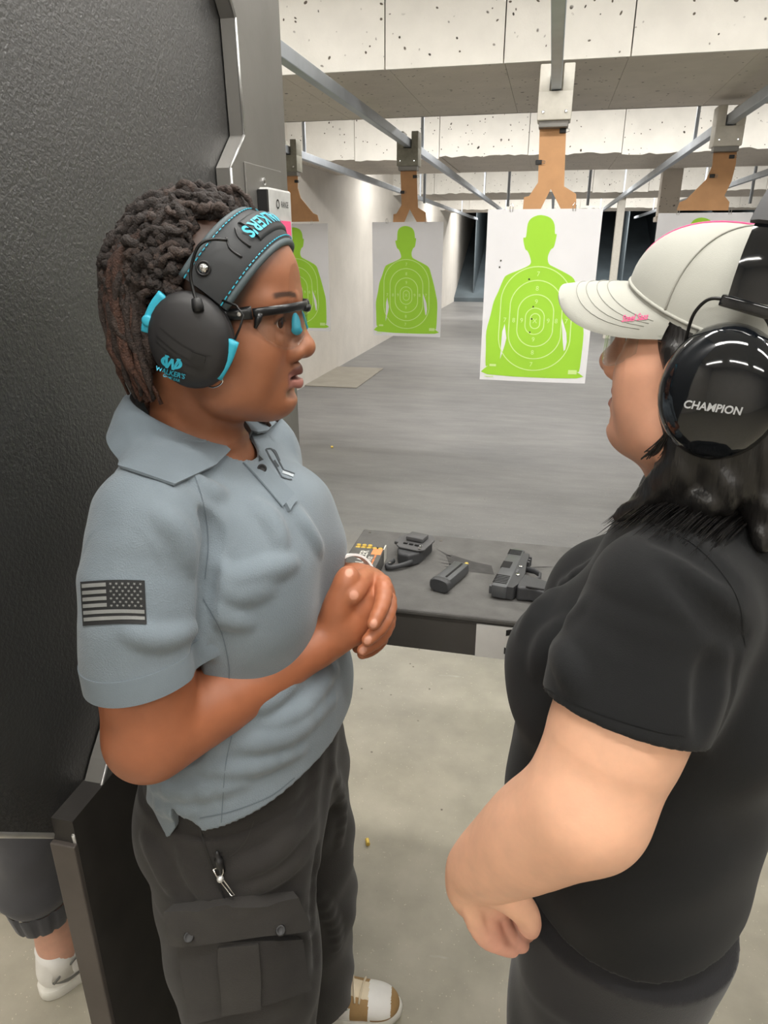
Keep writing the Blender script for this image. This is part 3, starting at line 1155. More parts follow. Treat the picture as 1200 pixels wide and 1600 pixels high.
def head_ops(S, T, fat=0.0, nose=1.0, chin=0.0, lips=1.0, open_=1.0, crown=0.0):
    s = T.sc

    def E(c, r, k=0.02, op='u'):
        S.ell(T(*c), np.array(r) * s, k * s, op, T.R)

    def Cn(a, b, ra, rb, k=0.02, op='u', flat=None):
        S.cone(T(*a), T(*b), ra * s, rb * s, k * s, op, flat)
    E((-0.012, 0, 0.034 - crown * 0.4), (0.096, 0.074, 0.085 - crown * 0.6), 0.0)
    E((0.018, 0, 0.045 - crown * 0.4), (0.075, 0.066, 0.066 - crown * 0.6), 0.03)                 # forehead
    E((0.030, 0, -0.030), (0.056, 0.060 + fat * 0.5, 0.078), 0.03)     # face mass
    for sd in (-1, 1):
        Cn((-0.012, sd * 0.058, -0.045), (0.012, sd * (0.052 + fat), -0.078), 0.018, 0.018, 0.03)
        Cn((0.012, sd * (0.052 + fat), -0.078), (0.056, sd * 0.014, -0.095), 0.018, 0.015, 0.025)
        E((0.050, sd * 0.041, -0.026), (0.030, 0.022 + fat, 0.026), 0.025)           # cheek bone
        E((0.038, sd * 0.043, -0.058), (0.030 + fat * 0.4, 0.018 + fat, 0.030), 0.025)           # lower cheek
        Cn((0.086, sd * 0.010, 0.024), (0.066, sd * 0.046, 0.022), 0.0085, 0.010, 0.015)  # brow
    E((0.061, 0, -0.092 - chin), (0.020, 0.024, 0.017), 0.02)                 # chin
    E((0.060, 0, -0.066), (0.026, 0.032, 0.028), 0.02)                 # muzzle
    E((0.026, 0, -0.092), (0.05, 0.042 + fat, 0.022), 0.025)                     # under the chin
    for sd in (-1, 1):
        E((0.094, sd * 0.031, 0.000), (0.016, 0.020, 0.012), 0.014, 's')      # socket
        S.ell(T(0.070, sd * 0.031, 0.000), 0.0148 * s, 0.006 * s)            # lids over the eyeball
        E((0.0855, sd * 0.032, -0.0012), (0.013, 0.0134, 0.0060), 0.002, 's')
    # nose
    Cn((0.088, 0, 0.010), (0.0970, 0, -0.026), 0.0080, 0.0100, 0.012)
    S.ell(T(0.0985, 0, -0.0320), np.array([0.0128, 0.0140, 0.0112]) * s * nose, 0.010 * s, 'u', T.R)
    for sd in (-1, 1):
        S.ell(T(0.0875, sd * 0.0165, -0.0360), np.array([0.0130, 0.0090, 0.0098]) * s * nose, 0.007 * s, 'u', T.R)
        E((0.0925, sd * 0.0080, -0.0450), (0.0055, 0.0035, 0.0040), 0.002, 's')
    # lips
    for sd in (-1, 1):
        Cn((0.0865, 0.0, -0.0585), (0.0690, sd * 0.023, -0.0655), 0.0068 * lips, 0.0032, 0.006)
        Cn((0.0850, 0.0, -0.0735), (0.0690, sd * 0.021, -0.0680), 0.0080 * lips, 0.0036, 0.006)
    E((0.089, 0, -0.0660), (0.016, 0.0185, 0.0022 * open_ + 0.0004), 0.002, 's')
    E((0.0825, 0, -0.0845), (0.006, 0.020, 0.005), 0.012, 's')               # dip above the chin


def blob(Pl, c, r):
    """0..1 soft membership of points (head-local) in an ellipsoid"""
    q = (((Pl - np.array(c)) / np.array(r)) ** 2).sum(1)
    return np.clip(1.5 - 1.5 * q, 0, 1)


def smoothstep(a, b, x):
    t_ = np.clip((x - a) / (b - a), 0, 1)
    return t_ * t_ * (3 - 2 * t_)


def head_colour(V, T, base, lip_u, lip_l, brow, scalp, hairline=True):
    Pl = T.loc(V)
    col = np.tile(np.array(base[:3]), (len(V), 1))

    def mixc(m, c):
        nonlocal col
        col = col * (1 - m[:, None]) + np.array(c[:3])[None, :] * m[:, None]
    near = (np.abs(Pl[:, 2]) < 0.2) & (np.abs(Pl[:, 0]) < 0.2) & (np.abs(Pl[:, 1]) < 0.2)
    ay = np.abs(Pl[:, 1])
    Q = Pl.copy()
    Q[:, 1] = ay
    # warmer tint on the cheeks, darker tone round the sockets
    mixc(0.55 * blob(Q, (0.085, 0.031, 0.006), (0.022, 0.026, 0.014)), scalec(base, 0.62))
    mixc(0.35 * blob(Q, (0.07, 0.035, -0.035), (0.03, 0.022, 0.02)), (base[0] * 1.12, base[1] * 0.98, base[2] * 0.95))
    # lips
    lu = smoothstep(0.0085, 0.0060, np.abs(Pl[:, 2] + 0.0585 + 0.30 * (ay) * 1.0)) * smoothstep(0.065, 0.070, Pl[:, 0]) * smoothstep(0.026, 0.022, ay)
    ll = smoothstep(0.0088, 0.0068, np.abs(Pl[:, 2] + 0.0735 - 0.22 * ay)) * smoothstep(0.065, 0.070, Pl[:, 0]) * smoothstep(0.025, 0.020, ay)
    mixc(lu, lip_u)
    mixc(ll, lip_l)
    mixc(smoothstep(0.0030, 0.0012, np.abs(Pl[:, 2] + 0.066)) * smoothstep(0.067, 0.071, Pl[:, 0]) * smoothstep(0.0225, 0.019, ay) * 0.85, (0.03, 0.012, 0.01))
    # eyebrow
    bz = 0.0262 + 0.0042 * np.sin(math.pi * np.clip((ay - 0.008) / 0.056, 0, 1))
    mixc(0.85 * smoothstep(0.0040, 0.0018, np.abs(Pl[:, 2] - bz)) * smoothstep(0.012, 0.017, ay) * smoothstep(0.054, 0.047, ay) * (Pl[:, 0] > 0.05), brow)
    # lash lines
    d = np.sqrt((ay - 0.032) ** 2 / 0.0130 ** 2 + (Pl[:, 2] + 0.0010) ** 2 / 0.0060 ** 2)
    mixc(0.9 * smoothstep(0.35, 0.1, np.abs(d - 0.98)) * (Pl[:, 0] > 0.062) * (Pl[:, 2] > -0.0015), (0.012, 0.009, 0.008))
    if hairline:
        # scalp: everything above and behind the hairline
        hl = Pl[:, 0] - (0.078 - 0.55 * np.maximum(0, 0.075 - Pl[:, 2]) * 1.0)
        m = smoothstep(0.006, -0.008, hl) * smoothstep(-0.065, -0.035, Pl[:, 2]) * near
        mixc(0.92 * m, scalp)
    return col


def eyeballs(T, parent, iris, gaze=(1, 0, 0)):
    M_eye = bpy.data.materials.get('eye_white') or mat('eye_white', lin(226, 220, 214), 0.15, var=0.02)
    M_ir = mat('iris', iris, 0.1)
    M_pu = bpy.data.materials.get('pupil') or mat('pupil', (0.004, 0.004, 0.004, 1), 0.08)
    for sd in (-1, 1):
        c = T(0.0700, sd * 0.031, 0.000)
        b = MB()
        r = 0.0128 * T.sc
        b.lathe([(max(r * math.sin(math.pi * k / 16), 1e-5), -r * math.cos(math.pi * k / 16)) for k in range(17)], c, T.d(*gaze), 24)
        e = b.build('eyeball', M_eye, parent, True)
        b = MB()
        b.lathe([(0.0063 * T.sc, r * 0.872), (0.0050 * T.sc, r * 0.935), (0.0024 * T.sc, r * 0.992)], c, T.d(*gaze), 24)
        b.build('iris', M_ir, e, True)
        b = MB()
        b.lathe([(0.0030 * T.sc, r * 0.990), (0.0020 * T.sc, r * 1.01), (0.0004 * T.sc, r * 1.02)], c, T.d(*gaze), 20)
        b.build('pupil', M_pu, e, True)


# ------------------------------------------------------------------ the instructor (left)
SK1 = lin(150, 98, 70)
T1 = Frame((-0.374, 0.775, 1.540), math.radians(8))
p1 = empty('person', (-0.38, 0.80, 0.0), 'person in grey polo shirt with dreadlocks, hands clasped, facing right', 'person')
YM = 0.775
B1 = SDF()
head_ops(B1, T1, lips=1.22, nose=1.07)
B1.ell(T1(-0.032, 0, -0.060), (0.058, 0.056, 0.06), 0.03, 'u', T1.R)
B1.cone(T1(-0.038, 0, -0.065), (-0.428, YM, 1.335), 0.050, 0.058, 0.014)
B1.cone(T1(-0.012, 0, -0.105), (-0.395, YM, 1.35), 0.026, 0.028, 0.02)
for sd in (-1, 1):     # sterno-mastoid
    B1.cone(T1(-0.035, sd * 0.046, -0.06), (-0.376, YM + sd * 0.02, 1.372), 0.012, 0.010, 0.02)
# torso core and legs under the clothes
B1.loft([(0.84, -0.385, YM, 0.10, 0.15), (0.95, -0.385, YM, 0.10, 0.145), (1.10, -0.385, YM, 0.085, 0.125), (1.25, -0.39, YM, 0.085, 0.13),
         (1.33, -0.405, YM, 0.075, 0.14), (1.385, -0.42, YM, 0.05, 0.10)], 0.03)
for sd in (-1, 1):
    B1.cone((-0.42, YM + sd * 0.04, 1.375), (-0.410, YM + sd * 0.135, 1.335), 0.030, 0.040, 0.03)
B1.chain([(-0.385, YM - 0.09, 0.86, 0.085), (-0.365, YM - 0.095, 0.50, 0.055), (-0.39, YM - 0.10, 0.09, 0.042)], 0.04)
B1.chain([(-0.385, YM + 0.09, 0.86, 0.085), (-0.365, YM + 0.14, 0.50, 0.055), (-0.385, YM + 0.205, 0.09, 0.042)], 0.04)
# arms
ELR = np.array([-0.402, 0.572, 1.095])
WRR = atY(503, 1003, 0.745)
SHR = np.array([-0.405, 0.625, 1.332])
ax_ = (WRR - ELR)
B1.chain([(*SHR, 0.042), (-0.408, 0.594, 1.26, 0.050), (-0.403, 0.577, 1.16, 0.050), (*(ELR + [0.0, 0, 0.01]), 0.045)], 0.03, n=3)
B1.ell(ELR + np.array([-0.012, -0.004, -0.012]), (0.036, 0.034, 0.036), 0.03)
B1.chain([(*ELR, 0.043), (*(ELR + ax_ * 0.28 + [0, 0, 0.002]), 0.0435), (*(ELR + ax_ * 0.6), 0.035), (*(ELR + ax_ * 0.9), 0.0265), (*(ELR + ax_ * 1.02), 0.0255)], 0.03, n=3)
ELL = np.array([-0.40, 0.985, 1.095])
WRL = atY(548, 912, 0.852)
SHL = np.array([-0.405, 0.925, 1.332])
B1.chain([(*SHL, 0.042), (-0.405, 0.972, 1.20, 0.050), (*ELL, 0.043)], 0.03, n=3)
axl = WRL - ELL
B1.chain([(*ELL, 0.043), (*(ELL + axl * 0.3), 0.042), (*(ELL + axl * 0.7), 0.031), (*WRL, 0.0255)], 0.03, n=3)


def hp(px, py, y, r):
    p = atY(px, py, y)
    return (p[0], p[1], p[2], r)


# right hand (near): back of the hand to the camera
B1.chain([hp(503, 1003, 0.745, 0.0255), hp(530, 985, 0.754, 0.027), hp(553, 966, 0.766, 0.028), hp(570, 952, 0.780, 0.023)], 0.012, n=2, flat=((0.35, -0.9, -0.1), 0.70))
for (a, b, c_, d) in (((553, 940, 0.768, 0.0135), (581, 930, 0.790, 0.0125), (585, 945, 0.822, 0.0105), (568, 958, 0.830, 0.009)),
                      ((558, 955, 0.765, 0.0140), (585, 950, 0.785, 0.0130), (591, 968, 0.815, 0.0110), (573, 980, 0.823, 0.009)),
                      ((551, 972, 0.760, 0.0140), (579, 972, 0.778, 0.0130), (587, 988, 0.806, 0.0105), (570, 998, 0.815, 0.009)),
                      ((538, 985, 0.757, 0.0130), (563, 992, 0.772, 0.0115), (573, 1004, 0.795, 0.0095), (559, 1012, 0.803, 0.008))):
    B1.chain([hp(*a), hp(*b), hp(*c_), hp(*d)], 0.008, n=2)
# right thumb, up along the top of the clasp
B1.chain([hp(520, 968, 0.750, 0.0150), hp(530, 942, 0.752, 0.0145), hp(540, 916, 0.757, 0.0118), hp(545, 899, 0.762, 0.0105)], 0.012, n=3)
# left hand (far): palm behind, fingers closing round the near hand
B1.chain([(*WRL, 0.0255), hp(565, 915, 0.842, 0.026), hp(583, 925, 0.832, 0.025), hp(591, 945, 0.826, 0.022)], 0.014, n=2)
LF = [((574, 908, 0.830, 0.0125), (597, 912, 0.800, 0.0120), (598, 942, 0.764, 0.0105), (584, 974, 0.738, 0.0086)),
      ((583, 925, 0.830, 0.0125), (606, 938, 0.796, 0.0116), (600, 972, 0.762, 0.0102), (575, 1000, 0.738, 0.0083)),
      ((585, 945, 0.828, 0.0120), (606, 966, 0.798, 0.0108), (594, 996, 0.768, 0.0096), (567, 1016, 0.744, 0.0078)),
      ((579, 960, 0.826, 0.0110), (597, 992, 0.806, 0.0095), (584, 1012, 0.788, 0.0085), (566, 1022, 0.772, 0.0070))]
for q in LF:
    B1.chain([hp(*a) for a in q], 0.0028, n=3)
# left thumb over the top
B1.chain([hp(578, 905, 0.832, 0.0140), hp(568, 905, 0.800, 0.0135), hp(559, 915, 0.768, 0.0118), hp(553, 931, 0.748, 0.0098)], 0.007, n=3)
V, Q = B1.mesh([((-0.50, 0.66, 1.34), (-0.20, 0.90, 1.70), 0.0017), ((-0.50, 0.48, 1.0), (-0.16, 1.06, 1.27), 0.0018), ((-0.56, 0.48, 0.0), (-0.16, 1.08, 1.0), 0.006),
                ((-0.56, 0.48, 1.264), (-0.16, 1.08, 1.345), 0.005)])
LIP1, LIP1b = lin(104, 64, 56), lin(160, 108, 98)
col = head_colour(V, T1, SK1, LIP1, LIP1b, lin(34, 24, 20), lin(44, 32, 26))
hand_m = (V[:, 2] < 1.27)
arm_tone = np.array(lin(158, 98, 68)[:3])
col[hand_m] = arm_tone
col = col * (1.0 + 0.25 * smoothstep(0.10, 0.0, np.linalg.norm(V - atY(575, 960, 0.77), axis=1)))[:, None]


def nail(c, axis, r=(0.0062, 0.0075)):
    """tint a nail-shaped patch around point c"""
    global col
    d = V - np.array(c)
    a = np.array(axis, float)
    a /= np.linalg.norm(a)
    al = d @ a
    pe = np.linalg.norm(d - al[:, None] * a, axis=1)
    m = smoothstep(1.15, 0.85, np.sqrt((al / r[1]) ** 2 + (pe / r[0]) ** 2))
    col = col * (1 - m[:, None]) + np.array(lin(198, 142, 118)[:3]) * m[:, None]


def nail_px(px, py, y, ax):
    p = atY(px, py, y)
    nail(p, ax)


tov = lambda p: (CAM - p) / np.linalg.norm(CAM - p)
for q in LF[:3]:
    t_ = np.array(hp(*q[3])[:3])
    pv = np.array(hp(*q[2])[:3])
    a = (t_ - pv) / np.linalg.norm(t_ - pv)
    nail(t_ + a * 0.001 + tov(t_) * 0.0075, a, (0.0046, 0.0068))
t_, pv = np.array(hp(553, 931, 0.748, 0)[:3]), np.array(hp(559, 915, 0.768, 0)[:3])
nail(t_ + tov(t_) * 0.0085 + np.array([0, 0, 0.001]), (t_ - pv), (0.0058, 0.0062))
t_, pv = np.array(hp(545, 897, 0.762, 0)[:3]), np.array(hp(540, 916, 0.757, 0)[:3])
nail(t_ + tov(t_) * 0.0095, (t_ - pv), (0.0056, 0.0074))
M_sk1 = skin_mat('brown_skin', 0.46)
body1 = fast_mesh('body', V, Q, M_sk1, p1, col)
eyeballs(T1, p1, lin(52, 32, 22), (0.93, -0.34, -0.03))

# --- grey polo shirt
PZ = [(0.86, -0.372, YM, 0.138, 0.190), (0.95, -0.372, YM, 0.136, 0.186), (1.05, -0.372, YM, 0.130, 0.172), (1.15, -0.378, YM, 0.120, 0.160), (1.25, -0.385, YM, 0.112, 0.160),
      (1.32, -0.400, YM, 0.102, 0.165), (1.36, -0.415, YM, 0.082, 0.130), (1.385, -0.425, YM, 0.070, 0.085), (1.40, -0.43, YM, 0.064, 0.070)]
S1 = SDF()
S1.loft(PZ, 0.0, p=2.15)
for sd in (-1, 1):
    S1.ell((-0.326, YM + sd * 0.074, 1.222), (0.074, 0.078, 0.082), 0.045)
S1.ell((-0.32, YM, 1.29), (0.055, 0.10, 0.06), 0.05)
S1.ell((-0.346, YM + 0.02, 1.03), (0.085, 0.13, 0.10), 0.06)
for sd in (-1, 1):
    S1.cone((-0.425, YM + sd * 0.050, 1.376), (-0.408, YM + sd * 0.145, 1.340), 0.036, 0.058, 0.05)
# sleeves, each ended by its hem plane
SN = np.array([0.14, 0.0, -1.0]) / math.hypot(0.14, 1.0)
SDN = SN @ np.array([-0.398, 0.57, 1.180])
SLV = [(-0.405, 0.628, 1.338, 0.056), (-0.408, 0.600, 1.275, 0.0655), (-0.404, 0.580, 1.19, 0.0665), (-0.398, 0.570, 1.08, 0.0665)]
SLF = [(-0.405, 0.922, 1.338, 0.056), (-0.408, 0.965, 1.25, 0.066), (-0.40, 0.985, 1.08, 0.066)]
S1.sleeve(SLV, SN, SDN, 0.02)
S1.sleeve(SLF, SN, SDN, 0.02)
# folds: ridges and valleys laid on a first coarse pass of the surface
def pxcast(tree, pts, off=0.0006, prev=None):
    """points of the photograph's frame thrown on to a built surface"""
    out = []
    pxcast.miss = []
    for (px, py) in pts:
        d = ray(px, py)
        d = d / np.linalg.norm(d)
        h = tree.ray_cast(Vector(CAM), Vector(d))
        if h[0] is None:
            base = prev if prev is not None else (out[-1] if out else CAM + d * 0.8)
            q = CAM + d * np.linalg.norm(np.array(base) - CAM)
            out.append(q)
            pxcast.miss.append(True)
            continue
        pxcast.miss.append(False)
        n = np.array(h[1])
        if n @ d > 0:
            n = -n
        out.append(np.array(h[0]) + n * off)
    return out


def folds(S, box, lst, h=0.006):
    """lst: (frame points, radius, lift, op)"""
    V, Q = S.mesh([(*box, h)])
    tr_ = BVHTree.FromPolygons(V.tolist(), Q.tolist())
    for pts, r, lift, op in lst:
        P = pxcast(tr_, spline(np.array(pts, float), 3), lift)
        n = len(P)
        rr = [r * (0.92 if op == 'u' else 1.0) * (0.35 + 0.65 * math.sin(math.pi * (0.08 + 0.84 * i / (n - 1)))) for i in range(n)]
        for i in range(n - 1):
            if np.linalg.norm(P[i] - P[i + 1]) < 0.08:
                S.cone(P[i], P[i + 1], rr[i], rr[i + 1], 0.016, op)


FS1 = [([(328, 880), (365, 905), (415, 890), (455, 880)], 0.008, -0.0035, 'u'), ([(330, 905), (368, 930), (420, 920)], 0.007, -0.004, 'u'),
       ([(322, 925), (345, 960), (385, 975)], 0.007, -0.004, 'u'), ([(318, 800), (335, 830), (330, 870)], 0.006, -0.003, 's'),
       ([(325, 870), (322, 925), (314, 985), (312, 1040)], 0.005, 0.001, 's'),
       ([(430, 1130), (480, 1100), (525, 1045)], 0.008, -0.005, 'u'), ([(380, 1165), (450, 1150), (520, 1095)], 0.008, -0.005, 'u'),
       ([(330, 1205), (400, 1200), (470, 1175)], 0.007, -0.0045, 'u'), ([(220, 1225), (290, 1238), (380, 1225)], 0.007, -0.0045, 'u'),
       ([(200, 1215), (250, 1262), (300, 1266)], 0.006, -0.004, 'u'), ([(370, 1100), (420, 1095), (470, 1060)], 0.007, -0.0045, 'u'),
       ([(250, 800), (285, 840), (300, 890)], 0.007, -0.0045, 'u'),
       ([(200, 985), (250, 1000), (305, 985)], 0.006, -0.004, 'u'), ([(280, 730), (320, 760), (345, 770)], 0.007, -0.004, 'u'),
       ([(405, 790), (430, 820), (440, 850)], 0.007, -0.005, 'u'), ([(465, 800), (485, 830), (500, 860)], 0.006, -0.0045, 'u')]
folds(S1, ((-0.60, 0.49, 0.86), (-0.20, 1.07, 1.44)), FS1)
S1.disp(lambda x, y, z: 0.0009 * np.sin(38 * z + 14 * x + 9 * y + 1.5 * np.sin(21 * y + 11 * z)) * (np.clip((1.26 - z) * 8, 0, 1)) + 0.0012 * np.sin(60 * z - 34 * x + 20 * y))
def hem_cut(x, y, z):
    xn = -0.403
    notch = 0.048 - 1.15 * np.abs(x - xn - 0.25 * (0.94 - z))
    hz = np.where(x < xn, 0.890, 0.930 + 0.36 * np.clip(x - xn, 0, 0.2)) + np.clip(notch, 0, 0.05) * (y < YM)
    return hz - z


S1.shell(0.008)
S1.cut(hem_cut)
# openings: neck and both sleeve ends
S1.cone((-0.426, YM, 1.402), (-0.415, YM, 1.50), 0.070, 0.080, 0.0, 's')
S1.cone((-0.385, YM, 1.385), (-0.375, YM, 1.44), 0.045, 0.055, 0.0, 's')
S1.sleeve([(*p[:3], p[3] - 0.0055) for p in [SLV[2][:2] + (1.165, 0.0665), SLV[3]]], -SN, -(SDN - 0.03), 0.0, 's')
S1.sleeve([(*p[:3], p[3] - 0.0055) for p in [(-0.402, 0.980, 1.165, 0.066), SLF[2]]], -SN, -(SDN - 0.03), 0.0, 's')
M_polo = cloth_mat('grey_pique_knit', lin(112, 123, 131), lin(122, 133, 141), 620, 0.85, 0.35, 0.0012, 0.2)
V, Q = S1.mesh([((-0.60, 0.49, 0.86), (-0.20, 1.07, 1.44), 0.0027)])
polo = fast_mesh('polo_shirt', V, Q, M_polo, p1)
polo['label'] = 'grey knit polo shirt with short sleeves'
tree_polo = bvh_of(polo)


def pxdecal(name, tree, V2, F2, m, parent, off=0.0006, maxlen=None, fmat=None):
    if maxlen:
        V2, F2 = subdiv2d(V2, F2, maxlen)
    return mesh(name, pxcast(tree, V2, off), F2, m, parent, True, fmat)


def pxstrip(name, tree, pts, wid, m, parent, off=0.0006, n=6, smooth=True):
    P = spline(np.array(pts, float), n) if smooth and len(pts) > 2 else np.array([np.array(pts[0]) + (np.array(pts[-1]) - np.array(pts[0])) * k / 8 for k in range(9)], float)
    V2 = []
    for i in range(len(P)):
        t_ = P[min(i + 1, len(P) - 1)] - P[max(i - 1, 0)]
        t_ = t_ / (np.linalg.norm(t_) + 1e-9)
        nn = np.array([-t_[1], t_[0]])
        V2 += [P[i] - nn * wid / 2, P[i] + nn * wid / 2]
    W = pxcast(tree, V2, off)
    ms = list(pxcast.miss)
    F2 = [(2 * i, 2 * i + 1, 2 * i + 3, 2 * i + 2) for i in range(len(P) - 1)]
    F2 = [f for f in F2 if not any(ms[j] for j in f) and np.linalg.norm(W[f[0]] - W[f[3]]) < 0.05]
    if not F2:
        return None
    return mesh(name, W, F2, m, parent, True)


def pxslab(name, tree, quad, nx, ny, th, m, parent, sub=0.003):
    """a cloth pocket: quad of frame points laid on the surface with real thickness"""
    a, b, c_, d = [np.array(q, float) for q in quad]
    V2 = []
    for j in range(ny + 1):
        for i in range(nx + 1):
            s, t_ = i / nx, j / ny
            V2.append((a * (1 - s) + b * s) * (1 - t_) + (d * (1 - s) + c_ * s) * t_)
    top = pxcast(tree, V2, th)
    low = pxcast(tree, V2, -sub)
    n = len(V2)
    F_ = [(j * (nx + 1) + i, j * (nx + 1) + i + 1, (j + 1) * (nx + 1) + i + 1, (j + 1) * (nx + 1) + i) for j in range(ny) for i in range(nx)]
    rim = [i for i in range(nx + 1)] + [j * (nx + 1) + nx for j in range(1, ny + 1)] + [ny * (nx + 1) + i for i in range(nx - 1, -1, -1)] + [j * (nx + 1) for j in range(ny - 1, 0, -1)]
    F2 = list(F_)
    for k in range(len(rim)):
        p, q = rim[k], rim[(k + 1) % len(rim)]
        F2.append((p, q, q + n, p + n))
    o = MB()
    o.add(list(top) + list(low), F2)
    return o.build(name, m, parent, auto=40)


def pxtext(s, cx, cy, eu, ev, size, shear=0.0, bold=0.0):
    """flat text in frame points: eu is the reading direction, ev the letters' up, both in frame pixels"""
    V, Fs = text_mesh(s, 1.0, shear, bold)
    V = np.array([(cx + (a * eu[0] + b * ev[0]) * size, cy + (a * eu[1] + b * ev[1]) * size) for a, b in V])
    return V, Fs


M_seam = cloth_mat('grey_seam_thread', lin(90, 100, 108), lin(98, 108, 116), 900)
M_polo_d = cloth_mat('grey_collar_knit', lin(108, 119, 127), lin(118, 129, 137), 900, 0.85, 0.3, 0.0008)

# collar: a folded leaf round the neck, open in front
def collar_leaf(rows, name, m, parent, th=0.003):
    """rows: list of (top, fold_out, low) points"""
    R_ = spline(np.array([np.concatenate(r) for r in rows]), 5)
    n = len(R_)
    vs, fs = [], []
    m_ = R_.shape[1] // 3
    for side in (0.0, 1.0):
        for i in range(n):
            P = R_[i].reshape(-1, 3)
            t_ = R_[min(i + 1, n - 1)].reshape(-1, 3) - R_[max(i - 1, 0)].reshape(-1, 3)
            for j in range(m_):
                dj = P[min(j + 1, m_ - 1)] - P[max(j - 1, 0)]
                nn = np.cross(dj, t_[j])
                nn /= (np.linalg.norm(nn) + 1e-9)
                vs.append(P[j] + nn * th * (side - 0.5))
    o = MB()
    N = n * m_
    for i in range(n - 1):
        for j in range(m_ - 1):
            a = i * m_ + j
            fs.append((a, a + 1, a + m_ + 1, a + m_))
            fs.append((N + a, N + a + m_, N + a + m_ + 1, N + a + 1))
    for i in range(n - 1):
        for j in (0, m_ - 1):
            a = i * m_ + j
            fs.append((a, a + m_, N + a + m_, N + a))
    for i in (0, n - 1):
        for j in range(m_ - 1):
            a = i * m_ + j
            fs.append((a, a + 1, N + a + 1, N + a))
    o.add(vs, fs)
    return o.build(name, m, parent, auto=50)


def ringp(th, ra, rb, z, cx=-0.425, cy=YM):
    return np.array([cx - ra * math.cos(th), cy - rb * math.sin(th), z])


rows = []
for iq in range(-10, 11):
    q = iq / 10.0
    tt, tm, tl = [math.radians(d_ * q) for d_ in (146, 128, 110)]
    ff = lambda t_: (1 - math.cos(t_)) / 2           # 0 at the nape, 1 in front
    zt = 1.450 - 0.062 * ff(tt) ** 1.5
    inner = ringp(tt, 0.064 + 0.006 * ff(tt), 0.064, zt - 0.014)
    top = ringp(tt, 0.069 + 0.010 * ff(tt), 0.069, zt)
    top2 = ringp(tt, 0.076 + 0.010 * ff(tt), 0.075, zt - 0.003)
    mid = ringp(tm, 0.086 + 0.018 * ff(tm), 0.088, zt - 0.018)
    low = ringp(tl, 0.094 + 0.030 * ff(tl), 0.106, zt - 0.040 - 0.012 * abs(q) ** 6)

    def out_(p, lift, t_):
        dr = np.array([-math.cos(t_), -math.sin(t_), 0.7])
        dr /= np.linalg.norm(dr)
        h = tree_polo.ray_cast(Vector(p + dr * 0.12), Vector(-dr), 0.2)
        if h[0] is None:
            return p
        q_ = np.array(h[0])
        return q_ + dr * lift if (p - q_) @ dr < lift else p
    rows.append((inner, top, top2, out_(mid, 0.010, tm), out_(low, 0.0055, tl)))
col_o = collar_leaf(rows, 'collar', M_polo_d, p1)
col_o.parent = polo
col_o.matrix_parent_inverse = Matrix()
tree_col = bvh_of(col_o)

# placket, button, loop, seams
pxslab('placket', tree_polo, [(372, 716), (398, 706), (462, 776), (440, 792)], 4, 10, 0.0022, M_polo_d, polo)
bp = pxcast(tree_polo, [(408, 735)], 0.003)[0]
MB().lathe([(0.0058, 0), (0.0058, 0.002), (0.0045, 0.003), (0.0035, 0.0022)], bp, tov(bp), 16).build('button', M_black, polo, True)
pxslab('pen_loop', tree_polo, [(443, 789), (456, 776), (462, 783), (449, 800)], 2, 4, 0.006, M_polo, polo)
pxstrip('placket_edge', tree_polo, [(374, 718), (410, 757), (441, 794)], 1.6, M_seam, polo, 0.0026)
pxstrip('raglan_seam', tree_polo, [(272, 690), (300, 735), (318, 790), (325, 850), (320, 905)], 1.6, M_seam, polo, 0.0007)
pxstrip('side_seam', tree_polo, [(317, 935), (345, 985), (357, 1035), (358, 1060)], 1.4, M_seam, polo, 0.0007)
pxstrip('front_seam', tree_polo, [(362, 1150), (352, 1200), (346, 1285)], 1.4, M_seam, polo, 0.0007)
pxstrip('hem_stitch', tree_polo, [(312, 1278), (360, 1268), (420, 1245), (460, 1215)], 1.6, M_seam, polo, 0.0007)
# turned sleeve cuff
for (c0, c1, ins) in ((np.array([-0.402, 0.576, 1.185]), np.array([-0.398, 0.570, 1.10]), True), (np.array([-0.402, 0.980, 1.185]), np.array([-0.400, 0.985, 1.10]), False)):
    axc = (c1 - c0) / np.linalg.norm(c1 - c0)
    e1c = np.cross(axc, (0, 1, 0))
    e1c /= np.linalg.norm(e1c)
    e2c = np.cross(axc, e1c)
    tpl = (SDN - SN @ c0) / (SN @ axc)
    N = 64
    vs, ok = [], True
    rr0 = []
    for lev, dl in ((0, -0.006), (1, -0.026)):
        rr0.append([])
        for i in range(N):
            t_ = 2 * math.pi * i / N
            d = e1c * math.cos(t_) + e2c * math.sin(t_)
            # height of the tilted hem plane in this direction
            o = c0 + axc * (tpl + dl) + d * 0.067
            o = o - axc * ((SN @ o - (SDN + dl)) / (SN @ axc))
            h = tree_polo.ray_cast(Vector(o + d * 0.05), Vector(-d), 0.075)
            rr0[-1].append(np.array(h[0]) if h[0] is not None else o)
    rings = []
    for (sh, of, src) in ((0.0082, -0.004, 0), (0.0082, 0.0012, 0), (0.0, 0.0014, 0), (0.0, 0.0014, 1), (0.0004, -0.002, 1)):
        P = np.array(rr0[src])
        P = (np.roll(P, 1, 0) + 2 * P + np.roll(P, -1, 0)) / 4
        cen = P.mean(0)
        dd_ = P - cen
        dd_ = dd_ / np.linalg.norm(dd_, axis=1)[:, None]
        rings.append(P + dd_ * of + axc * sh)
    vs = np.vstack(rings)
    fs = [(j * N + i, j * N + (i + 1) % N, (j + 1) * N + (i + 1) % N, (j + 1) * N + i) for j in range(4) for i in range(N)]
    MB().add(vs, fs).build('sleeve_cuff', M_polo_d, polo, auto=50)
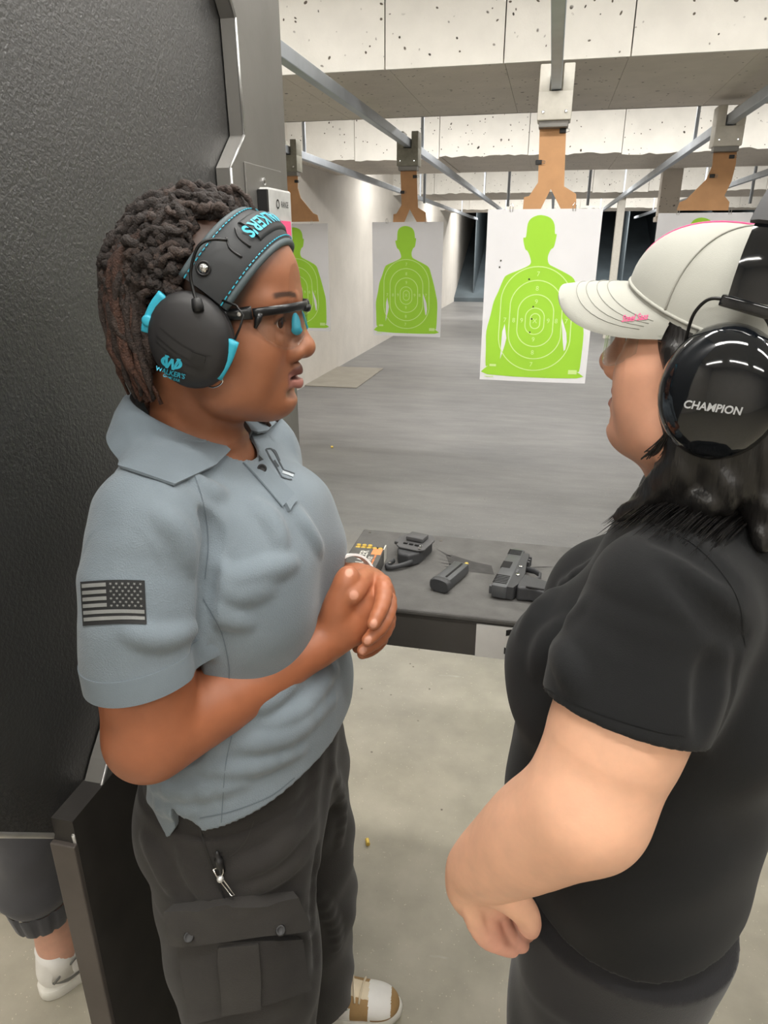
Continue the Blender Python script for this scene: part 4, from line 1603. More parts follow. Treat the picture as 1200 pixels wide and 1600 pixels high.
# chest embroidery
M_emb = mat('dark_embroidery', lin(60, 66, 72), 0.8)
M_embl = mat('light_embroidery', lin(176, 184, 190), 0.8)
k = 0
for pts, wd_, mm in (([(415, 702), (425, 703), (436, 722), (443, 735)], 1.8, M_emb), ([(415, 702), (422, 716), (431, 730), (440, 746)], 1.8, M_emb), ([(425, 703), (430, 706), (437, 721)], 1.8, M_emb),
                     ([(441, 738), (450, 741), (458, 744)], 4.0, M_embl), ([(443, 735), (452, 738), (460, 741)], 1.8, M_emb), ([(440, 746), (449, 749), (456, 750)], 1.6, M_emb), ([(428, 720), (432, 726), (435, 730)], 3.0, M_emb)):
    pxstrip('chest_embroidery', tree_polo, pts, wd_, mm, polo, 0.0010, 4)

# flag patch on the near sleeve: thirteen stripes, star field towards the front
M_patch = mat('black_patch_thread', lin(34, 35, 36), 0.85)
M_stripe = mat('grey_patch_thread', lin(132, 134, 132), 0.85, bump=0.4, bs=900, bd=0.0006)


def fq(s, t_):
    a, b, c_, d = np.array((127, 909.)), np.array((226, 907.)), np.array((229, 976.)), np.array((131, 978.))
    q = (a * (1 - s) + b * s) * (1 - t_) + (d * (1 - s) + c_ * s) * t_
    return (q[0], q[1] - 2.0 * math.sin(math.pi * s))


pb = MB()
V2, F2 = grid2d(0, 1, 0, 1, 24, 16)
pb.cur = 0
pb.add(pxcast(tree_polo, [fq(*p) for p in V2], 0.0012), F2)
pb.cur = 1
for i in range(6):
    t0, t1 = 0.055 + i * 0.152, 0.055 + i * 0.152 + 0.085
    s1 = 0.40 if i < 4 else 0.975
    V2, F2 = grid2d(0.03, s1, t0, t1, 14, 2)
    pb.add(pxcast(tree_polo, [fq(*p) for p in V2], 0.0019), F2)
for r in range(7):
    for c_ in range(6 if r % 2 == 0 else 5):
        s0 = 0.47 + 0.092 * c_ + (0.046 if r % 2 else 0)
        t0 = 0.085 + 0.082 * r
        vs = [fq(s0 + (0.028 if q % 2 == 0 else 0.012) * math.cos(math.pi * q / 5 + 1.57), t0 + (0.036 if q % 2 == 0 else 0.015) * math.sin(math.pi * q / 5 + 1.57)) for q in range(10)]
        pb.add(pxcast(tree_polo, vs, 0.0019), [tuple(range(10))])
fp = pb.build('flag_patch', [M_patch, M_stripe], polo)
fp['label'] = 'black and grey stars and stripes patch'

# --- trousers
M_pant = cloth_mat('charcoal_twill', lin(44, 42, 41), lin(52, 50, 48), 700, 0.9, 0.3, 0.001, 0.1)
G1 = SDF()
G1.loft([(0.10, -0.385, 0.660, 0.092, 0.082), (0.3, -0.380, 0.662, 0.098, 0.088), (0.5, -0.368, 0.668, 0.110, 0.094), (0.7, -0.374, 0.672, 0.120, 0.100), (0.84, -0.385, 0.690, 0.122, 0.100), (0.90, -0.385, 0.70, 0.10, 0.09)], 0.0)
G1.loft([(0.085, -0.382, 0.975, 0.088, 0.078), (0.3, -0.372, 0.955, 0.088, 0.084), (0.5, -0.367, 0.930, 0.098, 0.090), (0.7, -0.374, 0.895, 0.108, 0.095), (0.84, -0.38, 0.865, 0.115, 0.10), (0.90, -0.385, 0.86, 0.10, 0.09)], 0.02)
G1.loft([(0.80, -0.387, YM, 0.118, 0.165), (0.86, -0.385, YM, 0.128, 0.178), (0.93, -0.380, YM, 0.124, 0.176), (0.99, -0.38, YM, 0.115, 0.165)], 0.04)
G1.ell((-0.435, YM - 0.07, 0.865), (0.075, 0.085, 0.095), 0.05)
G1.ell((-0.435, YM + 0.07, 0.865), (0.075, 0.085, 0.095), 0.05)
G1.disp(lambda x, y, z: 0.0045 * np.sin(26 * z + 18 * x - 12 * y + 2.2 * np.sin(14 * y + 9 * x)) * np.clip((0.95 - z) * 6, 0, 1) * (0.4 + 0.6 * np.sin(6 * z + 2) ** 2) + 0.0016 * np.sin(55 * z - 41 * x + 8 * np.sin(13 * y)))
folds(G1, ((-0.56, 0.54, 0.08), (-0.22, 1.08, 1.0)), [([(470, 1300), (420, 1340), (365, 1365)], 0.009, -0.005, 'u'), ([(480, 1330), (440, 1365), (385, 1395)], 0.008, -0.005, 'u'),
      ([(285, 1330), (310, 1380), (345, 1415)], 0.007, -0.004, 'u'), ([(490, 1270), (460, 1300), (430, 1320)], 0.008, -0.005, 'u'), ([(225, 1310), (250, 1350), (265, 1390)], 0.008, -0.004, 'u'),
      ([(520, 1200), (535, 1260), (530, 1320)], 0.008, -0.004, 'u'), ([(500, 1400), (520, 1440), (528, 1480)], 0.008, -0.004, 'u'), ([(495, 1330), (492, 1420), (494, 1500)], 0.006, 0.002, 's')])
V, Q = G1.mesh([((-0.56, 0.54, 0.08), (-0.22, 1.08, 1.0), 0.004)])
pant = fast_mesh('cargo_trousers', V, Q, M_pant, p1)
pant['label'] = 'charcoal cargo trousers with buttoned thigh pocket'
tree_pant = bvh_of(pant)
M_pant2 = cloth_mat('charcoal_pocket_twill', lin(50, 48, 46), lin(58, 56, 54), 700, 0.9, 0.3, 0.001, 0.1)
pxslab('thigh_pocket', tree_pant, [(284, 1462), (464, 1462), (478, 1540), (305, 1592)], 12, 10, 0.011, M_pant, pant)
pxslab('pocket_pleat', tree_pant, [(345, 1466), (402, 1464), (408, 1562), (352, 1572)], 5, 8, 0.0145, M_pant2, pant)
pxslab('pocket_flap', tree_pant, [(271, 1412), (458, 1392), (472, 1446), (277, 1462)], 12, 5, 0.0165, M_pant2, pant)
for (px, py) in ((304, 1446), (431, 1442)):
    b = pxcast(tree_pant, [(px, py)], 0.0175)[0]
    MB().lathe([(0.0068, 0), (0.0070, 0.002), (0.0055, 0.0034), (0.0040, 0.0024), (0.001, 0.0022)], b, tov(b), 18).build('button', M_black, pant, True)
pxstrip('hip_pocket_edge', tree_pant, [(312, 1292), (325, 1335), (336, 1365), (352, 1405), (372, 1424)], 2.2, M_black, pant, 0.0012)
pxstrip('hip_pocket_edge', tree_pant, [(396, 1282), (388, 1305), (374, 1325), (358, 1338)], 2.0, M_pant2, pant, 0.0012)
# pen and clip in the hip pocket
pn = empty('pocket_pen', tuple(pxcast(tree_pant, [(345, 1340)], 0.004)[0]), 'black pen with silver clip tucked in the cargo trousers\' hip pocket', 'pen')
q0, q1 = pxcast(tree_pant, [(341, 1331), (346, 1352)], 0.006)
ax_p = (q1 - q0) / np.linalg.norm(q1 - q0)
MB().lathe([(0.001, -0.004), (0.003, 0.0), (0.0035, 0.008), (0.0055, 0.009), (0.0055, 0.028)], q0 - ax_p * 0.004, ax_p, 16).build('cap', M_black, pn, True)
c0 = pxcast(tree_pant, [(335, 1350), (349, 1346), (352, 1358), (350, 1364), (368, 1390), (362, 1392), (345, 1366), (341, 1362)], 0.009)
MB().tube(list(c0) + [c0[0]], 0.0010, 8).build('clip', M_chrome, pn, True)
c1 = pxcast(tree_pant, [(348, 1366)], 0.0095)[0]
MB().lathe([(0.0045, 0), (0.0045, 0.002), (0.002, 0.003)], c1, tov(c1), 12).build('rivet', M_edge, pn, True)


# --- sneakers
def sneaker(root, T, m_sole, m_up, m_toe, m_lace, m_swoosh, swoosh, m_tongue, side=-1, lace=True):
    """T: frame at the sole's heel-centre on the floor, u forward; 0.28 long"""
    so = SDF()
    out = [(-0.004, 0.004), (-0.001, 0.018), (0.010, 0.029), (0.035, 0.036), (0.10, 0.036), (0.17, 0.043), (0.215, 0.043), (0.255, 0.033), (0.274, 0.018), (0.280, 0.004)]
    O_ = spline(np.array(out), 6)
    N = len(O_)
    pl = [(a, -b) for a, b in O_] + [(a, b) for a, b in O_[::-1]]
    b = MB()
    prof = [(0.0, 0.965), (0.004, 1.0), (0.022, 1.0), (0.026, 0.975)]
    for z, s in prof:
        pass
    vs = []
    for z, s in prof:
        for a, c_ in pl:
            zz = z + 0.010 * smoothstep(0.22, 0.285, np.array(a)) * (1 if z < 0.01 else 0.6)
            vs.append(T(0.139 + (a - 0.139) * s, c_ * s, zz))
    n = len(pl)
    fs = [(i * n + k, i * n + (k + 1) % n, (i + 1) * n + (k + 1) % n, (i + 1) * n + k) for i in range(len(prof) - 1) for k in range(n)]
    fs += [tuple(range(n - 1, -1, -1)), tuple(range((len(prof) - 1) * n, len(prof) * n))]
    b.add(vs, fs)
    b.build('sole', m_sole, root, auto=50)
    # upper: soft solid
    U_ = SDF()
    for (c, r, kk) in (((0.045, 0, 0.060), (0.046, 0.034, 0.055), 0.0), ((0.11, 0, 0.050), (0.075, 0.037, 0.048), 0.03), ((0.185, 0, 0.040), (0.070, 0.042, 0.034), 0.03), ((0.232, 0, 0.036), (0.042, 0.038, 0.026), 0.02)):
        U_.ell(T(*c), np.array(r), kk, 'u', T.R)
    U_.cone(T(0.055, 0, 0.06), T(0.045, 0, 0.105), 0.036, 0.038, 0.02)
    U_.cone(T(0.105, 0, 0.075), T(0.075, 0, 0.115), 0.024, 0.026, 0.02)
    U_.cut(lambda x, y, z: 0.018 - z)
    c8 = np.array([T(u, v, w_) for u in (-0.02, 0.30) for v in (-0.06, 0.06) for w_ in (0.0, 0.15)])
    V, Q = U_.mesh([(c8.min(0), c8.max(0), 0.0026)])
    L = T.loc(V)
    cen = L[Q].mean(1)
    fm = np.zeros(len(Q), dtype=np.int32)
    toe = cen[:, 0] > 0.205
    fm[toe] = 1
    fox = (cen[:, 0] > 0.185) & (cen[:, 2] < 0.037 + 0.10 * np.abs(cen[:, 1]))
    fm[(cen[:, 0] > 0.255) | ((cen[:, 2] < 0.036) & (cen[:, 0] > 0.21))] = 2
    fm[(np.abs(cen[:, 1]) < 0.020) & (cen[:, 0] > 0.075) & (cen[:, 0] < 0.205) & (cen[:, 2] > 0.05)] = 3
    fm[(cen[:, 0] < 0.165) & (cen[:, 0] > 0.03) & (cen[:, 2] < 0.062)] = 4
    up = fast_mesh('upper', V, Q, [m_up, m_toe, m_up, m_tongue, m_toe], root, None, fm)
    tr_ = bvh_of(up)
    if lace:
        for i in range(6):
            u = 0.095 + i * 0.019
            for sgn in (1,):
                pts = []
                for kx in range(9):
                    v = -0.030 + 0.060 * kx / 8
                    p = T(u + 0.010 * (kx / 8 - 0.5) * (1 if i % 2 else -1), v, 0.2)
                    h = tr_.ray_cast(Vector(p), Vector((0, 0, -1)))
                    if h[0] is not None:
                        pts.append(np.array(h[0]) + np.array([0, 0, 0.0025]))
                if len(pts) > 3:
                    MB().tube(pts, [(0.0022, 0.0042)] * len(pts), 8).build('lace', m_lace, root, True)
    # side mark
    for sd in (-1, 1):
        Vs, Fs_ = subdiv2d(np.array(swoosh), [tuple(range(len(swoosh)))], 0.006)
        P = []
        for a, c_ in Vs:
            p = T(a, sd * 0.12, c_)
            h = tr_.ray_cast(Vector(p), Vector(T.d(0, -sd, 0)))
            if h[0] is None:
                h = tr_.find_nearest(Vector(p))
            P.append(np.array(h[0]) + T.d(0, sd, 0) * 0.0012)
        mesh('side_mark', P, Fs_, m_swoosh, root, True)
    return up


SW = [(0.045, 0.060), (0.075, 0.038), (0.095, 0.034), (0.125, 0.043), (0.165, 0.062), (0.115, 0.051), (0.09, 0.048), (0.075, 0.050), (0.066, 0.062), (0.072, 0.074), (0.055, 0.072)]
M_solew = mat('white_rubber', lin(224, 222, 214), 0.6, var=0.03)
M_tan = mat('tan_leather', lin(160, 128, 84), 0.7, var=0.08)
M_wleather = mat('white_leather', lin(232, 230, 226), 0.5, var=0.03)
M_cream = mat('cream_lace', lin(222, 208, 182), 0.85, var=0.05)
M_greenl = mat('green_leather', lin(84, 142, 96), 0.6, var=0.05)
for k, (T, lab) in enumerate(((Frame((-0.468, 0.985, 0.0), math.radians(9)), 'tan and white laced sneaker on the floor below the charcoal trousers'),
                              (Frame((-0.462, 0.655, 0.0), math.radians(-4)), 'tan and white laced sneaker on the nearer foot of the charcoal trousers'))):
    r = empty('sneaker', tuple(T(0.14, 0, 0)), lab, 'shoe', 'tan and white sneakers')
    sneaker(r, T, M_solew, M_tan, M_wleather, M_cream, M_greenl, SW, M_cream)

# --- bracelet on the far wrist
a = axl / np.linalg.norm(axl)
e1 = np.cross(a, (0, 0, 1.0))
e1 /= np.linalg.norm(e1)
e2 = np.cross(a, e1)
k = MB()
bc = WRL + a * 0.004 + np.array([0, 0, 0.007])
vs, fs = [], []
N = 40
for i in range(N):
    t_ = 2 * math.pi * i / N
    rd = e1 * math.cos(t_) + e2 * math.sin(t_)
    for (rr, hh) in ((0.0335, -0.006), (0.0370, -0.006), (0.0370, 0.006), (0.0335, 0.006)):
        vs.append(bc + rd * rr + a * hh)
for i in range(N):
    for j in range(4):
        p, q = i * 4 + j, i * 4 + (j + 1) % 4
        p2, q2 = ((i + 1) % N) * 4 + j, ((i + 1) % N) * 4 + (j + 1) % 4
        fs.append((p, q, q2, p2))
k.add(vs, fs)
k.build('wrist_band', M_white_pl, None, auto=40)
meta(bpy.data.objects['wrist_band'], 'white plastic wrist band behind the clasped hands', 'wristband')

# ------------------------------------------------------------------ instructor's dreadlocks
def m_loc():
    t = NT('dark_brown_locs')
    a = t.n('ShaderNodeVertexColor', layer_name='Col')
    v = t.coord()
    f = t.ramp(t.noise(v, 220, 4), [(0.3, (0.45, 0.45, 0.45, 1)), (0.7, (1.5, 1.45, 1.4, 1))])
    t.l(t.mix(1.0, a.outputs['Color'], f, 'MULTIPLY'), t.b.inputs['Base Color'])
    t.set(Roughness=0.75)
    t.bump(t.noise(v, 480, 3), 0.9, 0.003)
    return t.m


M_loc = m_loc()
hr = MB()
hcol = []
rs = np.random.default_rng(11)
CR = (-0.012, 0.034, 0.0985, 0.0765, 0.088)   # skull: u, w centre, radii


def skull(th, ph, g=1.0):
    """th: 0 forehead .. pi nape along the top; ph: sideways"""
    return np.array([CR[0] + CR[2] * g * math.cos(th) * math.cos(ph), CR[3] * g * math.sin(ph), CR[1] + CR[4] * g * math.sin(th) * math.cos(ph)])


def add_loc(P, r, c0, c1):
    P = spline(np.array(P), 4)
    n = len(P)
    rad = [r * (1.0 + 0.28 * math.sin(i * 2.1 + r * 9000) + rs.uniform(-0.12, 0.12)) * (1.0 if i < n - 2 else 0.6) for i in range(n)]
    jit = rs.normal(0, 0.0011, (n, 3))
    W_ = [T1(*(P[i] + jit[i])) for i in range(n)]
    b0 = len(hr.v)
    hr.tube(W_, rad, 7)
    m = len(hr.v) - b0
    for i in range(m):
        q = (i // 7) / max(n - 1, 1)
        hcol.append(np.array(c0[:3]) * (1 - q) + np.array(c1[:3]) * q)


DK, DK2, BR = lin(40, 33, 30), lin(58, 47, 42), lin(84, 56, 44)
# short twisted locs combed over the crown
for i in range(560):
    th = rs.uniform(0.95, 2.75)
    ph = rs.uniform(-1.38, 1.38)
    if th < 1.35 and abs(ph) > 0.6 or th < 1.6 and abs(ph) > 1.15:
        continue
    g = 1.04 + rs.uniform(0, 0.05)
    pts = [skull(th, ph, 1.0)]
    L = rs.uniform(0.035, 0.075)
    dth = L / 0.095
    sw = rs.uniform(-0.25, 0.25)
    hump = rs.uniform(0.03, 0.12)
    for k in range(1, 5):
        q = k / 4
        pts.append(skull(th + dth * q, ph + sw * q, g + hump * math.sin(math.pi * min(q * 0.8 + 0.12, 1))) + rs.normal(0, 0.0035, 3))
    cc = DK if rs.random() < 0.7 else DK2
    add_loc(pts, rs.uniform(0.0032, 0.0054), cc, cc)
# long locs falling behind
for i in range(170):
    th = rs.uniform(1.7, 2.9)
    ph = rs.uniform(-1.0, 1.0)
    p0 = skull(th, ph, 1.08)
    back = rs.uniform(0.100, 0.128)
    v0 = p0[1] * 0.95 + rs.normal(0, 0.006)
    end = rs.uniform(-0.10, 0.035) - (0.015 if back < 0.112 else 0)
    top = skull(min(th + 0.35, 2.9), ph, 1.13)
    back = 0.012 + (back - 0.012) * math.sqrt(max(0.2, 1 - (v0 / 0.095) ** 2))
    pts = [p0, top, (-back, v0, min(top[2], 0.075) - 0.015), (-back - 0.004 + rs.normal(0, 0.003), v0, (0.03 + end) / 2), (-back + 0.010 + rs.normal(0, 0.004), v0 * 0.95, end)]
    add_loc(pts, rs.uniform(0.0036, 0.0058), DK, BR if rs.random() < 0.75 else DK2)
# side and nape locs under the ear cup line
for i in range(110):
    sd = 1 if rs.random() < 0.4 else -1
    th = rs.uniform(2.3, 3.25)
    ph = sd * rs.uniform(0.45, 1.1)
    p0 = skull(th, ph, 1.0)
    e = p0 + np.array([-0.002, sd * 0.002, -0.06 - rs.uniform(0, 0.035)])
    pts = [p0, p0 + np.array([-0.007, sd * 0.005, -0.004]), p0 + np.array([-0.007, sd * 0.004, -0.03]), e]
    add_loc(pts, rs.uniform(0.0042, 0.0060), DK, DK2)
# one loc over the far collar
add_loc([(0.0, 0.075, -0.03), (0.005, 0.085, -0.09), (0.012, 0.085, -0.125), (0.030, 0.090, -0.150)], 0.0055, DK, BR)
add_loc([(0.0, 0.078, -0.03), (0.002, 0.088, -0.09), (0.005, 0.088, -0.12), (0.040, 0.094, -0.143)], 0.0045, DK, BR)
ho = hr.build('hair', M_loc, p1, True)
a_ = ho.data.color_attributes.new('Col', 'FLOAT_COLOR', 'POINT')
c4 = np.ones((len(hcol), 4), dtype=np.float32)
c4[:, :3] = np.array(hcol)
a_.data.foreach_set('color', c4.ravel())
ho['label'] = 'dark brown dreadlocks gathered at the back of the head'
ho['kind'] = 'stuff'

# ------------------------------------------------------------------ instructor's ear muffs (black and teal)
M_teal = mat('teal_plastic', lin(52, 170, 196), 0.45, var=0.05)
M_rub = mat('black_rubber_shell', lin(36, 35, 36), 0.55, var=0.08)
M_band = mat('dark_padded_band', lin(44, 46, 48), 0.6, var=0.06, bump=0.1, bs=500, bd=0.0005)
M_bandrim = mat('grey_band_rim', lin(74, 86, 90), 0.6, var=0.05)
M_foam = mat('black_ear_cushion', lin(26, 26, 27), 0.7)
mf = empty('ear_muffs', tuple(T1(0.0, 0.0, 0.0)), 'black ear muffs with teal clips and wide padded headband on the instructor', 'ear muffs', 'ear muffs being worn')
cl = T1.loc(atY(297, 533, 0.672))
for sd in (-1, 1):
    c = T1(cl[0], sd * 0.079, cl[2])
    axn_ = T1.d(0, sd, 0)
    upv = T1.d(-0.20, 0, 1)
    n_ = 32
    MB().lathe([(0.030, -0.006), (0.044, -0.005), (0.0472, 0.002), (0.0463, 0.010), (0.042, 0.014)], c, axn_, n_, 1.0, 0.88, upv).build('cushion', M_foam, mf, auto=60)
    cp = MB().lathe([(0.042, 0.012), (0.0485, 0.013), (0.0502, 0.018), (0.0498, 0.026), (0.0465, 0.0335), (0.039, 0.0385), (0.029, 0.0415), (0.015, 0.043), (0.004, 0.0433)], c, axn_, n_, 1.0, 0.88, upv).build('ear_cup', M_rub, mf, True)
    if sd == -1:
        cup1 = cp
tree_cup = bvh_of(cup1)
for dy in (0, 9, 18):
    pxstrip('cup_groove', tree_cup, [(244, 516 + dy), (270, 538 + dy), (300, 556 + dy), (312, 560 + dy)] if dy else [(250, 512), (275, 532), (305, 550), (330, 556)], 2.0, M_black, cup1, 0.0004)
pxslab('cup_button', tree_cup, [(301, 550), (322, 557), (318, 575), (297, 566)], 4, 4, 0.0016, M_black, cup1)
# logo: ringed W over the name
k = MB()
cx, cy, ca, sa = 269, 566, math.cos(math.radians(16)), math.sin(math.radians(16))
def lg(a, b):
    return (cx + a * ca - b * sa, cy + a * sa + b * ca)
for sgn in (-1, 1):
    arc = [(sgn * (17 * math.cos(t_)), 10 * math.sin(t_)) for t_ in np.linspace(-1.1, 1.1, 9)]
    arc2 = [(sgn * (11.5 * math.cos(t_)), 7.5 * math.sin(t_)) for t_ in np.linspace(1.1, -1.1, 9)]
    k.add(pxcast(tree_cup, [lg(*p) for p in arc + arc2], 0.0012), [tuple(range(18))])
Wp = [(-13, -9), (-8, -9), (-5, 3), (-2, -6), (2, -6), (5, 3), (8, -9), (13, -9), (7, 10), (3, 10), (0, 1), (-3, 10), (-7, 10)]
k.add(pxcast(tree_cup, [lg(*p) for p in Wp], 0.0016), [(0, 1, 2, 11, 12), (2, 3, 4, 5, 8, 9, 10, 11)[0:4] + (10, 11) if False else (2, 3, 10, 11), (3, 4, 10), (4, 5, 9, 10), (5, 6, 7, 8, 9)])
k.build('cup_logo', M_teal, cup1)
V2, F2 = pxtext("WALKER'S", *lg(2, 16), (ca, sa), (sa, -ca), 10.5, 0, 0.02)
pxdecal('cup_lettering', tree_cup, V2, F2, M_teal, cup1, 0.0012)
V2, F2 = pxtext("GAME EAR", *lg(6, 23.5), (ca, sa), (sa, -ca), 6.0, 0, 0.02)
pxdecal('cup_lettering', tree_cup, V2, F2, M_teal, cup1, 0.0012)

# headband: padded strap in a forward-leaning plane through both temples
def band_pt(phi, off, lift):
    """phi -pi/2 (near side) .. pi/2; off along the strap's width; lift outwards"""
    base = np.array([0.004, 0.0, 0.022])
    dr = np.array([0.60, 0, 0.80])
    wv_ = np.array([-0.80, 0, 0.60])
    s, c_ = math.sin(phi), math.cos(phi)
    es, ec = abs(s) ** 0.86 * np.sign(s), abs(c_) ** 0.80
    q = base + dr * ((0.0975 + lift) * ec) + np.array([0, 1, 0]) * ((0.0835 + lift) * es)
    curve = -0.0006 - 0.55 * off * off / 0.06 * ec          # follows the skull across its width
    return T1(*(q + wv_ * off + dr * curve))


def strap(hw, l0, l1, ph0, ph1, n=40, m_=6, rim=0.0):
    vs, fs = [], []
    for i in range(n + 1):
        ph = ph0 + (ph1 - ph0) * i / n
        prof = [(-hw, l0), (-hw, l1 - 0.002), (-hw + 0.003, l1), (0, l1 + 0.001), (hw - 0.003, l1), (hw, l1 - 0.002), (hw, l0)]
        for (o_, l_) in prof:
            vs.append(band_pt(ph, o_, l_))
    K = 7
    for i in range(n):
        for j in range(K):
            a = i * K + j
            b = i * K + (j + 1) % K
            fs.append((a, b, b + K, a + K))
    fs.append(tuple(range(K)))
    fs.append(tuple(range(n * K, n * K + K)))
    o = MB()
    o.add(vs, fs)
    return o


PH0 = -1.46
bd_ = strap(0.0265, 0.0, 0.011, PH0, -PH0).build('headband', M_band, mf, auto=50)
for off in (-0.0262, 0.0262):
    k = MB()
    k.tube([band_pt(PH0 + (-2 * PH0) * i / 40, off, 0.0075) for i in range(41)], 0.0042, 8)
    k.build('band_rim', M_bandrim, bd_, True)
    dsh = MB()
    for i in range(0, 96):
        if i % 2:
            continue
        pa = [band_pt(PH0 + (-2 * PH0) * (i + q) / 96, off * 0.86, 0.0118) for q in (0, 0.6, 1.2)]
        dsh.tube(pa, 0.0007, 5)
    d_ = dsh.build('stitching', M_teal, bd_)
    d_['kind'] = 'stuff'
strap(0.0145, 0.010, 0.0135, -0.62, 0.62, 20).build('name_panel', M_band, bd_, auto=50)
tree_band = bvh_of(bpy.data.objects['name_panel'])
dv_ = np.array([-37.0, 27.0])
dv_ /= np.linalg.norm(dv_)
V2, F2 = text_mesh("WALKER'S", 0.0205, 0, 0.0006)
P = []
for a_, b_ in V2:
    # reading runs from the far side down to the near temple, letters' heads to the front
    P.append(band_pt(-0.27 - a_ / 0.1 * 0.98, -b_, 0.0150))
mesh('band_lettering', P, F2, M_teal, bd_)
for s0 in (-0.78, -0.95):
    pc = [band_pt(s0 + dq, o_, 0.0122) for dq, o_ in ((0.05, 0.012), (-0.035, 0.002), (-0.02, -0.012))]
    MB().tube(spline(np.array(pc), 5), 0.0012, 6).build('chevron', M_black, bd_, True)
ey = band_pt(-1.30, 0.012, 0.0118)
MB().lathe([(0.008, 0), (0.008, 0.0015), (0.0055, 0.0016), (0.0055, -0.001)], ey, T1.d(0.1, -1, 0.15), 18).build('eyelet', M_black, bd_, True)
MB().lathe([(0.0052, 0), (0.0048, 0.002), (0.002, 0.003)], ey, T1.d(0.1, -1, 0.15), 14).build('snap', M_chrome, bd_, True)
# wire arms and teal clips (both sides)
for sd in (-1, 1):
    def L_(px, py, v):
        """frame point at head-local sideways distance v, mirrored for the far side"""
        lo_ = T1.loc(atY(px, py, T1(0, -v, 0)[1]))
        return T1(lo_[0], sd * v, lo_[2])
    MB().tube(spline(np.array([L_(352, 375, 0.098), L_(330, 374, 0.104), L_(312, 381, 0.108), L_(302, 400, 0.110), L_(297, 430, 0.112), L_(302, 458, 0.115), L_(308, 478, 0.120)]), 5), 0.0016, 8).build('wire_arm', M_wire, mf, True)
    MB().lathe([(0.0055, -0.004), (0.0060, 0.0), (0.0050, 0.008), (0.003, 0.009)], L_(308, 480, 0.118), T1.d(-0.1, 0, 1), 12).build('wire_socket', M_black, mf, True)
    MB().tube([L_(345, 470, 0.094), L_(366, 478, 0.098), L_(377, 494, 0.101), L_(372, 512, 0.104), L_(364, 532, 0.107)], 0.0012, 8).build('wire_arm', M_wire, mf, True)
    for pts, r_ in (([(362, 533), (352, 562), (337, 590)], (0.0035, 0.0065)), ([(257, 460), (245, 478), (235, 503), (233, 518)], (0.003, 0.006))):
        P = [L_(px, py, 0.106) for px, py in pts]
        MB().tube(spline(np.array(P), 4), [r_] * (4 * (len(P) - 1) + 1), 10).build('clip', M_teal, mf, True)
        MB().lathe([(0.0062, -0.004), (0.0062, 0.004), (0.004, 0.005)], L_(pts[-1][0] + 3, pts[-1][1] - 18, 0.107), T1.d(0, sd, 0), 12).build('clip_boss', M_teal, mf, True)
    MB().tube(spline(np.array([L_(343, 586, 0.100), L_(346, 598, 0.098), L_(334, 606, 0.094), L_(322, 603, 0.090)]), 5), 0.0009, 6).build('wire_end', M_chrome, mf, True)

# ------------------------------------------------------------------ safety glasses
def glass_mat(name, tint, gl=0.10):
    t = NT(name)
    t.t.nodes.remove(t.b)
    tr_ = t.n('ShaderNodeBsdfTransparent')
    tr_.inputs[0].default_value = tint
    g = t.n('ShaderNodeBsdfGlossy')
    g.inputs['Roughness'].default_value = 0.03
    lw = t.n('ShaderNodeLayerWeight')
    lw.inputs['Blend'].default_value = 0.5
    pw_ = t.n('ShaderNodeMath', operation='POWER')
    t.l(lw.outputs['Facing'], pw_.inputs[0])
    pw_.inputs[1].default_value = 4.0
    fr = t.n('ShaderNodeMath', operation='MULTIPLY_ADD')
    t.l(pw_.outputs[0], fr.inputs[0])
    fr.inputs[1].default_value = 0.5
    fr.inputs[2].default_value = 0.045
    mx = t.n('ShaderNodeMixShader')
    t.l(fr.outputs[0], mx.inputs[0])
    t.l(tr_.outputs[0], mx.inputs[1])
    t.l(g.outputs[0], mx.inputs[2])
    t.l(mx.outputs[0], t.t.nodes['Material Output'].inputs['Surface'])
    return t.m


M_lens = glass_mat('clear_lens', (0.93, 0.94, 0.94, 1))
M_frame = mat('glossy_black_frame', lin(26, 27, 29), 0.28)


def lens_pt(phi, w_, T, a=0.062, b=0.069, u0=0.040, bulge=0.0):
    return T(u0 + a * math.cos(phi) + bulge * (w_ + 0.008), b * math.sin(phi), w_)


